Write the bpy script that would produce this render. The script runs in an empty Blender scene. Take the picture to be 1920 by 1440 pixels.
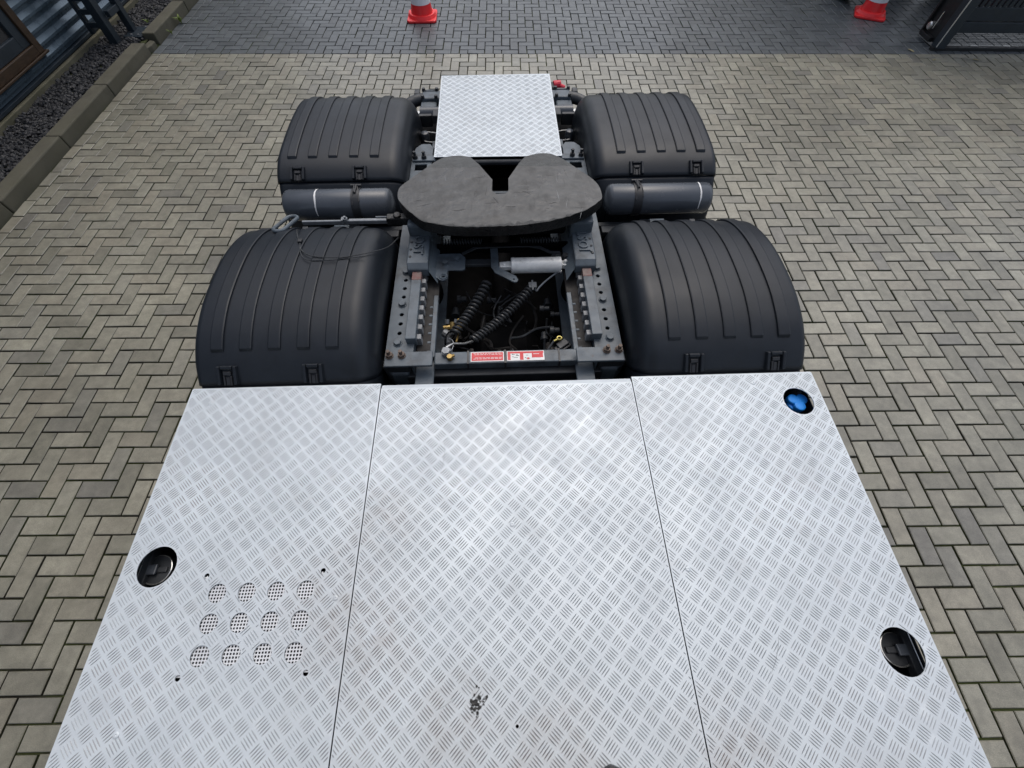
import bpy, bmesh, math, random
import numpy as np
from mathutils import Vector, Matrix

random.seed(7); rng = np.random.default_rng(11)
R = math.radians
scene = bpy.context.scene
COL = scene.collection

# ------------------------------------------------------------------ camera, world, sun, exposure
CAM_H = 2.508
PITCH, ROLL = R(60.2246), R(-0.5525)
c_, s_ = math.cos(PITCH), math.sin(PITCH)
fw = Vector((0, c_, -s_)); rt = Vector((1, 0, 0)); dn = Vector((0, -s_, -c_))
rt2 = rt*math.cos(ROLL) + dn*math.sin(ROLL)
dn2 = -rt*math.sin(ROLL) + dn*math.cos(ROLL)
cd = bpy.data.cameras.new('camera'); cam = bpy.data.objects.new('camera', cd); COL.objects.link(cam)
m = Matrix.Identity(4)
for i in range(3):
    m[i][0] = rt2[i]; m[i][1] = -dn2[i]; m[i][2] = -fw[i]
m[2][3] = CAM_H
cam.matrix_world = m
cd.sensor_width = 36; cd.lens = 787.83/1920*36
cd.clip_start = 0.02; cd.clip_end = 400
scene.camera = cam

SUN_EL, SUN_AZ = R(63), R(12)      # azimuth measured clockwise from +Y
w = bpy.data.worlds.new('World'); scene.world = w; w.use_nodes = True
nt = w.node_tree; nt.nodes.clear()
sky = nt.nodes.new('ShaderNodeTexSky'); sky.sky_type = 'NISHITA'; sky.sun_disc = False
sky.sun_elevation = SUN_EL; sky.sun_rotation = SUN_AZ
sky.air_density = 1.0; sky.dust_density = 4.0; sky.ozone_density = 1.0
hsv = nt.nodes.new('ShaderNodeHueSaturation'); hsv.inputs['Saturation'].default_value = 0.65
bg = nt.nodes.new('ShaderNodeBackground'); bg.inputs['Strength'].default_value = 0.135
wo = nt.nodes.new('ShaderNodeOutputWorld')
nt.links.new(sky.outputs[0], hsv.inputs['Color']); nt.links.new(hsv.outputs[0], bg.inputs[0]); nt.links.new(bg.outputs[0], wo.inputs[0])
sd = bpy.data.lights.new('sun', 'SUN'); sd.energy = 0.6; sd.angle = R(60); sd.color = (1, 0.98, 0.95)
so = bpy.data.objects.new('sun', sd); COL.objects.link(so)
sdir = Vector((math.sin(SUN_AZ)*math.cos(SUN_EL), math.cos(SUN_AZ)*math.cos(SUN_EL), math.sin(SUN_EL)))
so.rotation_euler = sdir.to_track_quat('Z', 'Y').to_euler(); so.location = (0, 0, 8)
vs = scene.view_settings
vs.view_transform = 'Standard'; vs.look = 'None'; vs.gamma = 1.0; vs.use_curve_mapping = False
vs.exposure = 0.2
scene.cycles.use_denoising = True
scene.cycles.max_bounces = 6; scene.cycles.diffuse_bounces = 3; scene.cycles.glossy_bounces = 4

# ------------------------------------------------------------------ materials
SMUDGE = [(-.53, .05, .22), (-.42, -.06, .16), (-.14, -.24, .15), (.10, -.32, .20), (-.44, .30, .14), (.60, -.30, .16)]
def mat(name, col, rough=0.5, metal=0.0, var=0.15, ns=8.0, bump=0.0, bs=60.0, dirt=None, rvar=0.1, spec=0.5, smudge=None, aniso=None):
    m = bpy.data.materials.new(name); m.use_nodes = True
    t = m.node_tree; N = t.nodes; L = t.links
    b = N['Principled BSDF']
    b.inputs['Metallic'].default_value = metal
    b.inputs['Specular IOR Level'].default_value = spec
    geo = N.new('ShaderNodeNewGeometry')
    n1 = N.new('ShaderNodeTexNoise'); n1.inputs['Scale'].default_value = ns; n1.inputs['Detail'].default_value = 6; n1.inputs['Roughness'].default_value = 0.62
    mp = N.new('ShaderNodeMapping')
    if aniso: mp.inputs['Scale'].default_value = aniso
    L.new(geo.outputs['Position'], mp.inputs[0]); L.new(mp.outputs[0], n1.inputs['Vector'])
    mr = N.new('ShaderNodeMapRange'); mr.inputs[1].default_value = 0.3; mr.inputs[2].default_value = 0.7
    mr.inputs[3].default_value = 1-var; mr.inputs[4].default_value = 1+var
    L.new(n1.outputs[0], mr.inputs[0])
    mul = N.new('ShaderNodeVectorMath'); mul.operation = 'SCALE'
    mul.inputs[0].default_value = col
    L.new(mr.outputs[0], mul.inputs['Scale'])
    out = mul.outputs[0]
    for dc, dsc, lo, hi, amt in ([] if not dirt else dirt if isinstance(dirt, list) else [dirt]):
        n2 = N.new('ShaderNodeTexNoise'); n2.inputs['Scale'].default_value = dsc; n2.inputs['Detail'].default_value = 8; n2.inputs['Roughness'].default_value = 0.7
        L.new(geo.outputs['Position'], n2.inputs['Vector'])
        r2 = N.new('ShaderNodeMapRange'); r2.inputs[1].default_value = lo; r2.inputs[2].default_value = hi; r2.inputs[4].default_value = amt
        L.new(n2.outputs[0], r2.inputs[0])
        mx = N.new('ShaderNodeMix'); mx.data_type = 'RGBA'
        L.new(r2.outputs[0], mx.inputs[0]); L.new(out, mx.inputs[6]); mx.inputs[7].default_value = (*dc, 1)
        out = mx.outputs[2]
    if smudge:                                   # trodden-in dirt where people step, broken up by noise
        tot = None
        for sx, sy, sr in SMUDGE:
            dv = N.new('ShaderNodeVectorMath'); dv.operation = 'DISTANCE'; dv.inputs[1].default_value = (sx, sy, 1.03); L.new(geo.outputs['Position'], dv.inputs[0])
            mq = N.new('ShaderNodeMapRange'); mq.interpolation_type = 'SMOOTHSTEP'; mq.inputs[1].default_value = sr*1.4; mq.inputs[2].default_value = 0; L.new(dv.outputs['Value'], mq.inputs[0])
            if tot is None: tot = mq.outputs[0]
            else:
                ad = N.new('ShaderNodeMath'); ad.operation = 'MAXIMUM'; L.new(tot, ad.inputs[0]); L.new(mq.outputs[0], ad.inputs[1]); tot = ad.outputs[0]
        n5 = N.new('ShaderNodeTexNoise'); n5.inputs['Scale'].default_value = 16; n5.inputs['Detail'].default_value = 8; n5.inputs['Roughness'].default_value = .75; L.new(geo.outputs['Position'], n5.inputs['Vector'])
        r5 = N.new('ShaderNodeMapRange'); r5.inputs[1].default_value = .36; r5.inputs[2].default_value = .66; r5.inputs[4].default_value = smudge[1]; L.new(n5.outputs[0], r5.inputs[0])
        m5 = N.new('ShaderNodeMath'); m5.operation = 'MULTIPLY'; L.new(tot, m5.inputs[0]); L.new(r5.outputs[0], m5.inputs[1])
        mx = N.new('ShaderNodeMix'); mx.data_type = 'RGBA'; L.new(m5.outputs[0], mx.inputs[0]); L.new(out, mx.inputs[6]); mx.inputs[7].default_value = (*smudge[0], 1)
        out = mx.outputs[2]
    L.new(out, b.inputs['Base Color'])
    rr = N.new('ShaderNodeMapRange'); rr.inputs[1].default_value = 0.3; rr.inputs[2].default_value = 0.7
    rr.inputs[3].default_value = max(0.02, rough-rvar); rr.inputs[4].default_value = min(1, rough+rvar)
    n3 = N.new('ShaderNodeTexNoise'); n3.inputs['Scale'].default_value = ns*2.3; n3.inputs['Detail'].default_value = 4
    L.new(geo.outputs['Position'], n3.inputs['Vector']); L.new(n3.outputs[0], rr.inputs[0]); L.new(rr.outputs[0], b.inputs['Roughness'])
    if bump:
        n4 = N.new('ShaderNodeTexNoise'); n4.inputs['Scale'].default_value = bs; n4.inputs['Detail'].default_value = 5
        L.new(geo.outputs['Position'], n4.inputs['Vector'])
        bp = N.new('ShaderNodeBump'); bp.inputs['Strength'].default_value = bump; bp.inputs['Distance'].default_value = 0.004
        L.new(n4.outputs[0], bp.inputs['Height']); L.new(bp.outputs[0], b.inputs['Normal'])
    return m

def brick_mat(name, stops, rough, moss, spec=0.4):
    m = bpy.data.materials.new(name); m.use_nodes = True
    t = m.node_tree; N = t.nodes; L = t.links; b = N['Principled BSDF']
    b.inputs['Specular IOR Level'].default_value = spec
    b.inputs['Coat Weight'].default_value = .35; b.inputs['Coat Roughness'].default_value = .28   # damp film
    at = N.new('ShaderNodeAttribute'); at.attribute_name = 'tint'
    oi = N.new('ShaderNodeObjectInfo')
    ad = N.new('ShaderNodeMath'); ad.operation = 'ADD'; L.new(at.outputs['Fac'], ad.inputs[0]); L.new(oi.outputs['Random'], ad.inputs[1])
    fr = N.new('ShaderNodeMath'); fr.operation = 'FRACT'; L.new(ad.outputs[0], fr.inputs[0])
    cr = N.new('ShaderNodeValToRGB'); e = cr.color_ramp.elements
    e[0].position = stops[0][0]; e[0].color = (*stops[0][1], 1); e[1].position = stops[-1][0]; e[1].color = (*stops[-1][1], 1)
    for p, c in stops[1:-1]:
        q = e.new(p); q.color = (*c, 1)
    L.new(fr.outputs[0], cr.inputs[0])
    geo = N.new('ShaderNodeNewGeometry')
    out = cr.outputs[0]
    # fine grain, cloudy wear, patchy dirt
    for sc, det, lo, hi, a0, a1 in ((260, 3, .3, .7, .78, 1.22), (17, 6, .3, .7, .80, 1.20), (5, 3, .35, .65, .90, 1.10), (0.8, 5, .35, .65, .80, 1.14), (75, 2, .70, .78, 1, 1.35), (55, 2, .27, .22, 1, .55)):
        n = N.new('ShaderNodeTexNoise'); n.inputs['Scale'].default_value = sc; n.inputs['Detail'].default_value = det; n.inputs['Roughness'].default_value = .65
        L.new(geo.outputs['Position'], n.inputs['Vector'])
        r = N.new('ShaderNodeMapRange'); r.inputs[1].default_value = lo; r.inputs[2].default_value = hi; r.inputs[3].default_value = a0; r.inputs[4].default_value = a1
        L.new(n.outputs[0], r.inputs[0])
        s = N.new('ShaderNodeVectorMath'); s.operation = 'SCALE'; L.new(out, s.inputs[0]); L.new(r.outputs[0], s.inputs['Scale']); out = s.outputs[0]
    if moss:
        n = N.new('ShaderNodeTexNoise'); n.inputs['Scale'].default_value = 1.6; n.inputs['Detail'].default_value = 9; n.inputs['Roughness'].default_value = .7
        L.new(geo.outputs['Position'], n.inputs['Vector'])
        r = N.new('ShaderNodeMapRange'); r.inputs[1].default_value = .52; r.inputs[2].default_value = .75; r.inputs[4].default_value = moss
        L.new(n.outputs[0], r.inputs[0])
        mx = N.new('ShaderNodeMix'); mx.data_type = 'RGBA'; L.new(r.outputs[0], mx.inputs[0]); L.new(out, mx.inputs[6]); mx.inputs[7].default_value = (.075, .078, .045, 1)
        out = mx.outputs[2]
    L.new(out, b.inputs['Base Color'])
    b.inputs['Roughness'].default_value = rough
    n4 = N.new('ShaderNodeTexNoise'); n4.inputs['Scale'].default_value = 160; n4.inputs['Detail'].default_value = 6
    L.new(geo.outputs['Position'], n4.inputs['Vector'])
    bp = N.new('ShaderNodeBump'); bp.inputs['Strength'].default_value = .35; bp.inputs['Distance'].default_value = .003
    L.new(n4.outputs[0], bp.inputs['Height']); L.new(bp.outputs[0], b.inputs['Normal'])
    return m

M = {}
M['brick'] = brick_mat('light_concrete_brick', [(0, (.178, .171, .134)), (.2, (.218, .209, .165)), (.4, (.246, .236, .187)), (.6, (.244, .227, .177)), (.8, (.280, .269, .213)), (.95, (.206, .199, .164)), (1, (.160, .154, .132))], .45, .40, .6)
M['dark_brick'] = brick_mat('dark_concrete_brick', [(0, (.080, .091, .098)), (.5, (.098, .111, .120)), (1, (.070, .080, .087))], .55, .25)
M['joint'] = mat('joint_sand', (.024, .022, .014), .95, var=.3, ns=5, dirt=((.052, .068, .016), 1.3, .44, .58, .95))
M['concrete'] = mat('kerb_concrete', (.100, .095, .070), .85, var=.25, ns=6, bump=.6, bs=180, dirt=[((.055, .054, .032), 3, .45, .72, .8), ((.20, .19, .16), 60, .62, .74, .5)])
M['plinth'] = mat('plinth_concrete', (.12, .112, .075), .9, var=.2, ns=5, bump=.4, bs=120, dirt=((.06, .06, .03), 4, .45, .7, .7))
M['gravel'] = mat('black_gravel', (.022, .023, .026), .6, var=.6, ns=30, bump=.3, bs=90)
M['cladding'] = mat('blue_steel_cladding', (.09, .13, .165), .3, metal=.45, var=.15, ns=3, spec=.6)
M['bluesteel'] = mat('dark_blue_steel', (.018, .027, .036), .42, var=.2, ns=6)
M['blacksteel'] = mat('black_steel', (.010, .011, .012), .5, var=.3, ns=8)
M['wood'] = mat('brown_frame_wood', (.042, .024, .012), .5, var=.35, ns=10, aniso=(6, 1, 6))
M['windowglass'] = mat('dim_window_glass', (.03, .03, .03), .08, var=.1)
M['alu'] = mat('tread_aluminium', (.625, .675, .708), .56, metal=.30, var=.07, ns=4.0, rvar=.10, dirt=[((.42, .42, .42), 1.7, .54, .76, .40), ((.44, .42, .41), 9, .56, .76, .30), ((.78, .82, .84), 14, .60, .72, .5)], bump=.09, bs=7, smudge=((.34, .31, .29), .5))
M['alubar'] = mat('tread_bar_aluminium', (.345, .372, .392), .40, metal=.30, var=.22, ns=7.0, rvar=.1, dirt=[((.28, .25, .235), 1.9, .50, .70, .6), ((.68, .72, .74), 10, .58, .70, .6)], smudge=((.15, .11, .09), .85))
M['screen'] = mat('screen_zinc', (.72, .74, .76), .5, metal=.2, var=.06)
M['plastic'] = mat('black_fender_plastic', (.0130, .0165, .0220), .40, spec=.34, var=.12, ns=3, rvar=.06, bump=.06, bs=260, dirt=[((.028, .034, .042), 2.3, .50, .78, .5), ((.085, .085, .08), 120, .70, .78, .5), ((.010, .012, .014), 5, .56, .7, .5)])
M['latch'] = mat('latch_black_plastic', (.022, .023, .026), .45, var=.1)
M['grey'] = mat('chassis_grey_paint', (.096, .120, .142), .46, var=.18, ns=9, rvar=.1, bump=.12, bs=60, dirt=[((.035, .037, .04), 8, .50, .70, .8), ((.09, .055, .035), 22, .64, .74, .6), ((.20, .22, .24), 35, .64, .76, .5)])
M['darkgrey'] = mat('dark_chassis_paint', (.034, .038, .043), .5, var=.25, ns=9, dirt=((.06, .065, .07), 12, .58, .75, .6))
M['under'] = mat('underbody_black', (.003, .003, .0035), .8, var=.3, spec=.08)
M['rubber'] = mat('tyre_rubber', (.010, .010, .010), .8, var=.2, spec=.1)
M['hose'] = mat('black_hose', (.036, .038, .040), .30, var=.2)
M['tank'] = mat('tank_grey_paint', (.075, .085, .10), .25, var=.08, ns=4, rvar=.05)
M['red_iron'] = mat('worn_slide_bar', (.16, .115, .105), .55, var=.2, ns=25, dirt=((.18, .05, .045), 14, .5, .62, .8))
M['rack'] = mat('dirty_rack_steel', (.017, .015, .014), .7, var=.35, ns=20)
M['tooth'] = mat('tooth_steel', (.25, .26, .27), .5, var=.25, ns=30)
M['fifth'] = mat('greasy_plate_steel', (.058, .060, .060), .42, var=.28, ns=9, rvar=.16, bump=.8, bs=30, dirt=[((.030, .028, .026), 6, .48, .68, .75), ((.115, .118, .118), 15, .56, .74, .7), ((.05, .038, .028), 40, .58, .72, .5)])
M['grease'] = mat('black_grease', (.012, .012, .012), .35, var=.5, ns=40, bump=.9, bs=110)
M['steel'] = mat('bright_cylinder_alloy', (.88, .88, .85), .38, metal=.1, var=.15, ns=18, dirt=((.16, .15, .13), 16, .55, .75, .7))
M['bolt'] = mat('zinc_bolt', (.22, .235, .25), .42, metal=.4, var=.2, ns=40)
M['rustbolt'] = mat('rusty_bolt', (.14, .105, .085), .6, metal=.2, var=.35, ns=60)
M['brass'] = mat('brass_fitting', (.34, .24, .09), .4, metal=.7, var=.25, ns=40)
M['white'] = mat('white_print', (.78, .78, .77), .5, var=.05)
M['redprint'] = mat('red_sticker', (.62, .035, .045), .45, var=.08)
M['cone_red'] = mat('cone_red', (.88, .03, .035), .42, var=.08, ns=12)
M['cone_white'] = mat('cone_white', (.80, .80, .82), .4, var=.05, ns=12)
M['blue'] = mat('blue_cap', (.02, .30, .92), .45, var=.15, ns=30)
M['redcap'] = mat('red_coupling', (.7, .03, .06), .45, var=.1)
M['silver'] = mat('silver_rim', (.75, .74, .70), .25, metal=.9, var=.1)
M['yellow'] = mat('yellow_zinc', (.62, .52, .16), .35, metal=.5, var=.15)
M['leaf'] = mat('weed_leaf', (.16, .22, .04), .6, var=.3, ns=20)
M['dryleaf'] = mat('dry_leaf', (.30, .26, .14), .7, var=.3, ns=30)
M['shoe'] = mat('brown_leather', (.05, .032, .022), .45, var=.2, ns=30)
M['trouser'] = mat('dark_denim', (.02, .024, .035), .9, var=.2, ns=60)
M['cab'] = mat('cab_grey_paint', (.10, .105, .11), .4, var=.05)

# ------------------------------------------------------------------ mesh helpers
class MB:
    def __init__(s): s.v = []; s.f = []; s.mi = []; s.k = 0
    def add(s, vs, fs):
        o = len(s.v); s.v += [tuple(p) for p in vs]
        for f in fs: s.f.append(tuple(i+o for i in f)); s.mi.append(s.k)
        return s
    def box(s, x0, x1, y0, y1, z0, z1):
        return s.add([(x0,y0,z0),(x1,y0,z0),(x1,y1,z0),(x0,y1,z0),(x0,y0,z1),(x1,y0,z1),(x1,y1,z1),(x0,y1,z1)],
            [(0,3,2,1),(4,5,6,7),(0,1,5,4),(1,2,6,5),(2,3,7,6),(3,0,4,7)])
    def prism(s, poly, z0, z1):
        n = len(poly)
        return s.add([(x,y,z0) for x,y in poly]+[(x,y,z1) for x,y in poly],
            [tuple(range(n))[::-1], tuple(range(n,2*n))]+[(i,(i+1)%n,n+(i+1)%n,n+i) for i in range(n)])
    def prism_x(s, poly, x0, x1):
        n = len(poly)
        return s.add([(x0,y,z) for y,z in poly]+[(x1,y,z) for y,z in poly],
            [tuple(range(n))[::-1], tuple(range(n,2*n))]+[(i,(i+1)%n,n+(i+1)%n,n+i) for i in range(n)])
    def tube(s, pts, r, n=8, closed=False):
        P = [Vector(p) for p in pts]; k = len(P); rs = r if hasattr(r, '__len__') else [r]*k
        vs = []; T = []
        for i in range(k):
            a = P[(i-1) % k] if closed else P[max(i-1,0)]; b = P[(i+1) % k] if closed else P[min(i+1,k-1)]
            T.append((b-a).normalized())
        u = T[0].orthogonal().normalized()
        for i in range(k):
            u = (u - T[i]*u.dot(T[i])).normalized(); v = T[i].cross(u)
            for j in range(n):
                a = 2*math.pi*j/n; vs.append(P[i]+(u*math.cos(a)+v*math.sin(a))*rs[i])
        fs = []
        for i in range(k if closed else k-1):
            i2 = (i+1) % k
            for j in range(n): fs.append((i*n+j, i*n+(j+1)%n, i2*n+(j+1)%n, i2*n+j))
        if not closed: fs += [tuple(range(n))[::-1], tuple(range((k-1)*n, k*n))]
        return s.add(vs, fs)
    def cyl(s, p0, p1, r, n=16, r1=None):
        return s.tube([p0, p1], [r, r if r1 is None else r1], n)
    def lathe(s, prof, org, axis='x', n=32):
        # prof: list of (a along axis, r)
        vs = []
        for a, r in prof:
            for j in range(n):
                t = 2*math.pi*j/n; c, d = r*math.cos(t), r*math.sin(t)
                vs.append({'x': (org[0]+a, org[1]+c, org[2]+d), 'y': (org[0]+d, org[1]+a, org[2]+c), 'z': (org[0]+c, org[1]+d, org[2]+a)}[axis])
        k = len(prof); fs = []
        for i in range(k-1):
            for j in range(n): fs.append((i*n+j, i*n+(j+1)%n, (i+1)*n+(j+1)%n, (i+1)*n+j))
        fs += [tuple(range(n))[::-1], tuple(range((k-1)*n, k*n))]
        return s.add(vs, fs)
    def hexa(s, x, y, z, r, h, rot=0.2):
        return s.prism([(x+r*math.cos(rot+i*math.pi/3), y+r*math.sin(rot+i*math.pi/3)) for i in range(6)], z, z+h)
    def disc(s, x, y, z, r, h, n=16):
        return s.prism([(x+r*math.cos(2*math.pi*i/n), y+r*math.sin(2*math.pi*i/n)) for i in range(n)], z, z+h)
    def build(s, name, mats, parent=None, smooth=False, bevel=0, seg=2, ang=35):
        me = bpy.data.meshes.new(name); me.from_pydata(s.v, [], s.f)
        if not isinstance(mats, (list, tuple)): mats = [mats]
        for q in mats: me.materials.append(M[q] if isinstance(q, str) else q)
        me.polygons.foreach_set('material_index', s.mi)
        me.update()
        bm = bmesh.new(); bm.from_mesh(me); bmesh.ops.recalc_face_normals(bm, faces=bm.faces); bm.to_mesh(me); bm.free()
        if smooth:
            me.polygons.foreach_set('use_smooth', [True]*len(me.polygons)); me.set_sharp_from_angle(angle=R(ang))
        o = bpy.data.objects.new(name, me); COL.objects.link(o)
        if parent: o.parent = parent
        if bevel:
            b = o.modifiers.new('bevel', 'BEVEL'); b.width = bevel; b.segments = seg; b.limit_method = 'ANGLE'; b.angle_limit = R(40); b.harden_normals = False
        return o

def circ(x, y, r, n=28): return [(x+r*math.cos(2*math.pi*i/n), y+r*math.sin(2*math.pi*i/n)) for i in range(n)]
def plate(name, outer, holes, z0, z1, m, parent=None, post=None):
    cu = bpy.data.curves.new('tmp', 'CURVE'); cu.dimensions = '2D'; cu.fill_mode = 'BOTH'; cu.extrude = (z1-z0)/2
    for pts in [outer]+holes:
        sp = cu.splines.new('POLY'); sp.points.add(len(pts)-1)
        for p, q in zip(sp.points, pts): p.co = (q[0], q[1], 0, 1)
        sp.use_cyclic_u = True
    o = bpy.data.objects.new('tmp', cu); COL.objects.link(o)
    me = bpy.data.meshes.new_from_object(o.evaluated_get(bpy.context.evaluated_depsgraph_get()))
    bpy.data.objects.remove(o); bpy.data.curves.remove(cu)
    me.transform(Matrix.Translation((0, 0, (z0+z1)/2)))
    bm = bmesh.new(); bm.from_mesh(me); bmesh.ops.remove_doubles(bm, verts=bm.verts, dist=1e-5)
    if post: post(bm)
    bmesh.ops.recalc_face_normals(bm, faces=bm.faces); bm.to_mesh(me); bm.free()
    me.name = name; me.materials.clear(); me.materials.append(M[m])
    ob = bpy.data.objects.new(name, me); COL.objects.link(ob)
    if parent: ob.parent = parent
    return ob
def empty(name, loc=(0,0,0), rz=0, label=None, cat=None, group=None):
    o = bpy.data.objects.new(name, None); COL.objects.link(o); o.location = loc; o.rotation_euler = (0,0,rz); o.empty_display_size = .2
    return tag(o, label, cat, group)
def tag(o, label=None, cat=None, group=None, kind=None):
    if label: o['label'] = label
    if cat: o['category'] = cat
    if group: o['group'] = group
    if kind: o['kind'] = kind
    return o
def catmull(pts, n):
    P = [Vector(p) for p in pts]; P = [P[0]*2-P[1]]+P+[P[-1]*2-P[-2]]; out = []
    for i in range(1, len(P)-2):
        for k in range(n):
            t = k/n; a, b, c, d = P[i-1], P[i], P[i+1], P[i+2]
            out.append(.5*((2*b)+(c-a)*t+(2*a-5*b+4*c-d)*t*t+(3*b-a-3*c+d)*t**3))
    out.append(P[-2]); return out
def resample(pts, n):
    L = [0]
    for a, b in zip(pts, pts[1:]): L.append(L[-1]+(b-a).length)
    out = []; j = 0
    for i in range(n):
        s = L[-1]*i/(n-1)
        while j < len(L)-2 and L[j+1] < s: j += 1
        t = (s-L[j])/max(1e-9, L[j+1]-L[j]); out.append(pts[j].lerp(pts[j+1], t))
    return out

# ------------------------------------------------------------------ ground
W = 0.106; BR = R(1.121); cb, sb = math.cos(BR), math.sin(BR)
def b2w(x, y): return ((x*cb-y*sb)*W, (x*sb+y*cb)*W)
ground = MB().add([(-60,-40,-.03),(60,-40,-.03),(60,90,-.03),(-60,90,-.03)], [(0,1,2,3)]).build('ground', 'joint'); tag(ground, kind='structure')
YB = 58.40                                     # row where the dark paving begins (brick units)
XB = -40.29                                    # kerb-side border course, in brick units
def lattice(ox, oy, inside, clip_lo=None, clip_hi=None):
    out = []                                   # (cx, cy, hx, hy) in brick units
    for r in range(-120, 140):
        for k in range(-60, 60):
            for kind in (0, 1):
                if kind == 0:
                    x0 = r+4*k+ox; x1 = x0+2; y1 = -r+oy; y0 = y1-1
                else:
                    x0 = r+3+4*k+ox; x1 = x0+1; y1 = -r+oy; y0 = y1-2
                if clip_hi is not None: y1 = min(y1, clip_hi)
                if clip_lo is not None: y0 = max(y0, clip_lo)
                x0 = max(x0, XB)
                if y1-y0 < .3 or x1-x0 < .2: continue
                cx, cy = (x0+x1)/2, (y0+y1)/2
                if inside(*b2w(cx, cy)): out.append((cx, cy, (x1-x0)/2, (y1-y0)/2))
    return out
J = 0.042                                      # half joint, in brick units
def brick_geo(hx, hy):
    a, b = (hx-J)*W, (hy-J)*W; ch = .0035
    v = [(-a,-b,-.03),(a,-b,-.03),(a,b,-.03),(-a,b,-.03),(-a,-b,-.004),(a,-b,-.004),(a,b,-.004),(-a,b,-.004),
         (-a+ch,-b+ch,0),(a-ch,-b+ch,0),(a-ch,b-ch,0),(-a+ch,b-ch,0)]
    f = []
    for i in range(4):
        j = (i+1) % 4; f += [(i,j,4+j,4+i), (4+i,4+j,8+j,8+i)]
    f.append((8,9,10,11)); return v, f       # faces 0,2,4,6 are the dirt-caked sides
fpx = 787.83*1024/1920
def screen(x, y):
    p = Vector((x, y, -CAM_H)); d = p.dot(fw)
    if d <= .05: return None
    return (512+fpx*p.dot(rt2)/d, 384+fpx*p.dot(dn2)/d, fpx/d)
def hidden_by_truck(x, y): 
    xl = x*math.cos(R(2.5))+y*math.sin(R(2.5)); return -1.9 < xl < 1.9 and -3 < y < 5.3 and abs(xl) < 1.3+(.0 if y > 3 else .35)
def lay(root, bricks, matname, maxn=300):
    sc = []
    for i, b in enumerate(bricks):
        x, y = b2w(b[0], b[1]); s = screen(x, y)
        if s and 0 < s[0] < 1024 and 0 < s[1] < 768 and not hidden_by_truck(x, y): sc.append((s[2], i))
    sc.sort(reverse=True); near = set(i for _, i in sc[:maxn]); meshes = {}
    V = []; F = []; T = []; o = 0
    for i, (cx, cy, hx, hy) in enumerate(bricks):
        x, y = b2w(cx, cy); dz = random.uniform(-.0022, .0016); tx = random.gauss(0, .012); ty = random.gauss(0, .012)
        rz = BR+random.gauss(0, .006); jx, jy = random.gauss(0, .0009), random.gauss(0, .0009)
        g, f = brick_geo(hx, hy)
        if i in near:
            key = (round(hx,2), round(hy,2))
            if key not in meshes:
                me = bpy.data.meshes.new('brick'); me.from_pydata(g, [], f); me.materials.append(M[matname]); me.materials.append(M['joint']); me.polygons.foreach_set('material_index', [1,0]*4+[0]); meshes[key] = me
            ob = bpy.data.objects.new('brick', meshes[key]); COL.objects.link(ob); ob.parent = root
            ob.location = (x+jx, y+jy, dz); ob.rotation_euler = (tx*.6, ty*.6, rz)
        else:
            g = np.array(g); c, s = math.cos(rz), math.sin(rz)
            g = np.stack([g[:,0]*c-g[:,1]*s+x+jx, g[:,0]*s+g[:,1]*c+y+jy, g[:,2]+dz+g[:,0]*-ty*.6+g[:,1]*tx*.6], 1)
            V.append(g); F += [tuple(q+o for q in ff) for ff in f]; T += [random.random()]*len(f); o += len(g)
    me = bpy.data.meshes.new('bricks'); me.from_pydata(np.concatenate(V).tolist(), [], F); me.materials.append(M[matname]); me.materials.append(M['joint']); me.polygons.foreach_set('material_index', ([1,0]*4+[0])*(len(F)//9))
    at = me.attributes.new('tint', 'FLOAT', 'FACE'); at.data.foreach_set('value', T)
    ob = bpy.data.objects.new('bricks', me); COL.objects.link(ob); ob.parent = root; tag(ob, kind='stuff')
def sheet(name, x0, x1, y0, y1, z, m):
    return tag(MB().add([(x0,y0,z),(x1,y0,z),(x1,y1,z),(x0,y1,z)], [(0,1,2,3)]).build(name, m), kind='structure')
def border(a, b):
    out = []; y = a
    while y < b-.01: out.append((XB-.5, min(y+2, b)/2+y/2, .5, (min(y+2, b)-y)/2)); y += 2
    return out
paving = sheet('paving', -4.60, 12, -4, 6.40, -.016, 'joint')
dark = sheet('dark_paving', -4.70, 12, 6.05, 13, -.020, 'joint')
lay(paving, lattice(-33.29, 16.40, lambda x, y: x > -4.8 and x < 9 and y > -2.6 and y < 6.8, clip_hi=YB)+border(-24, YB), 'brick')
lay(dark, lattice(-8.46, 67.40, lambda x, y: x > -4.8 and x < 9.5 and y < 11, clip_lo=YB)+border(YB, 100), 'dark_brick')

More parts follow.
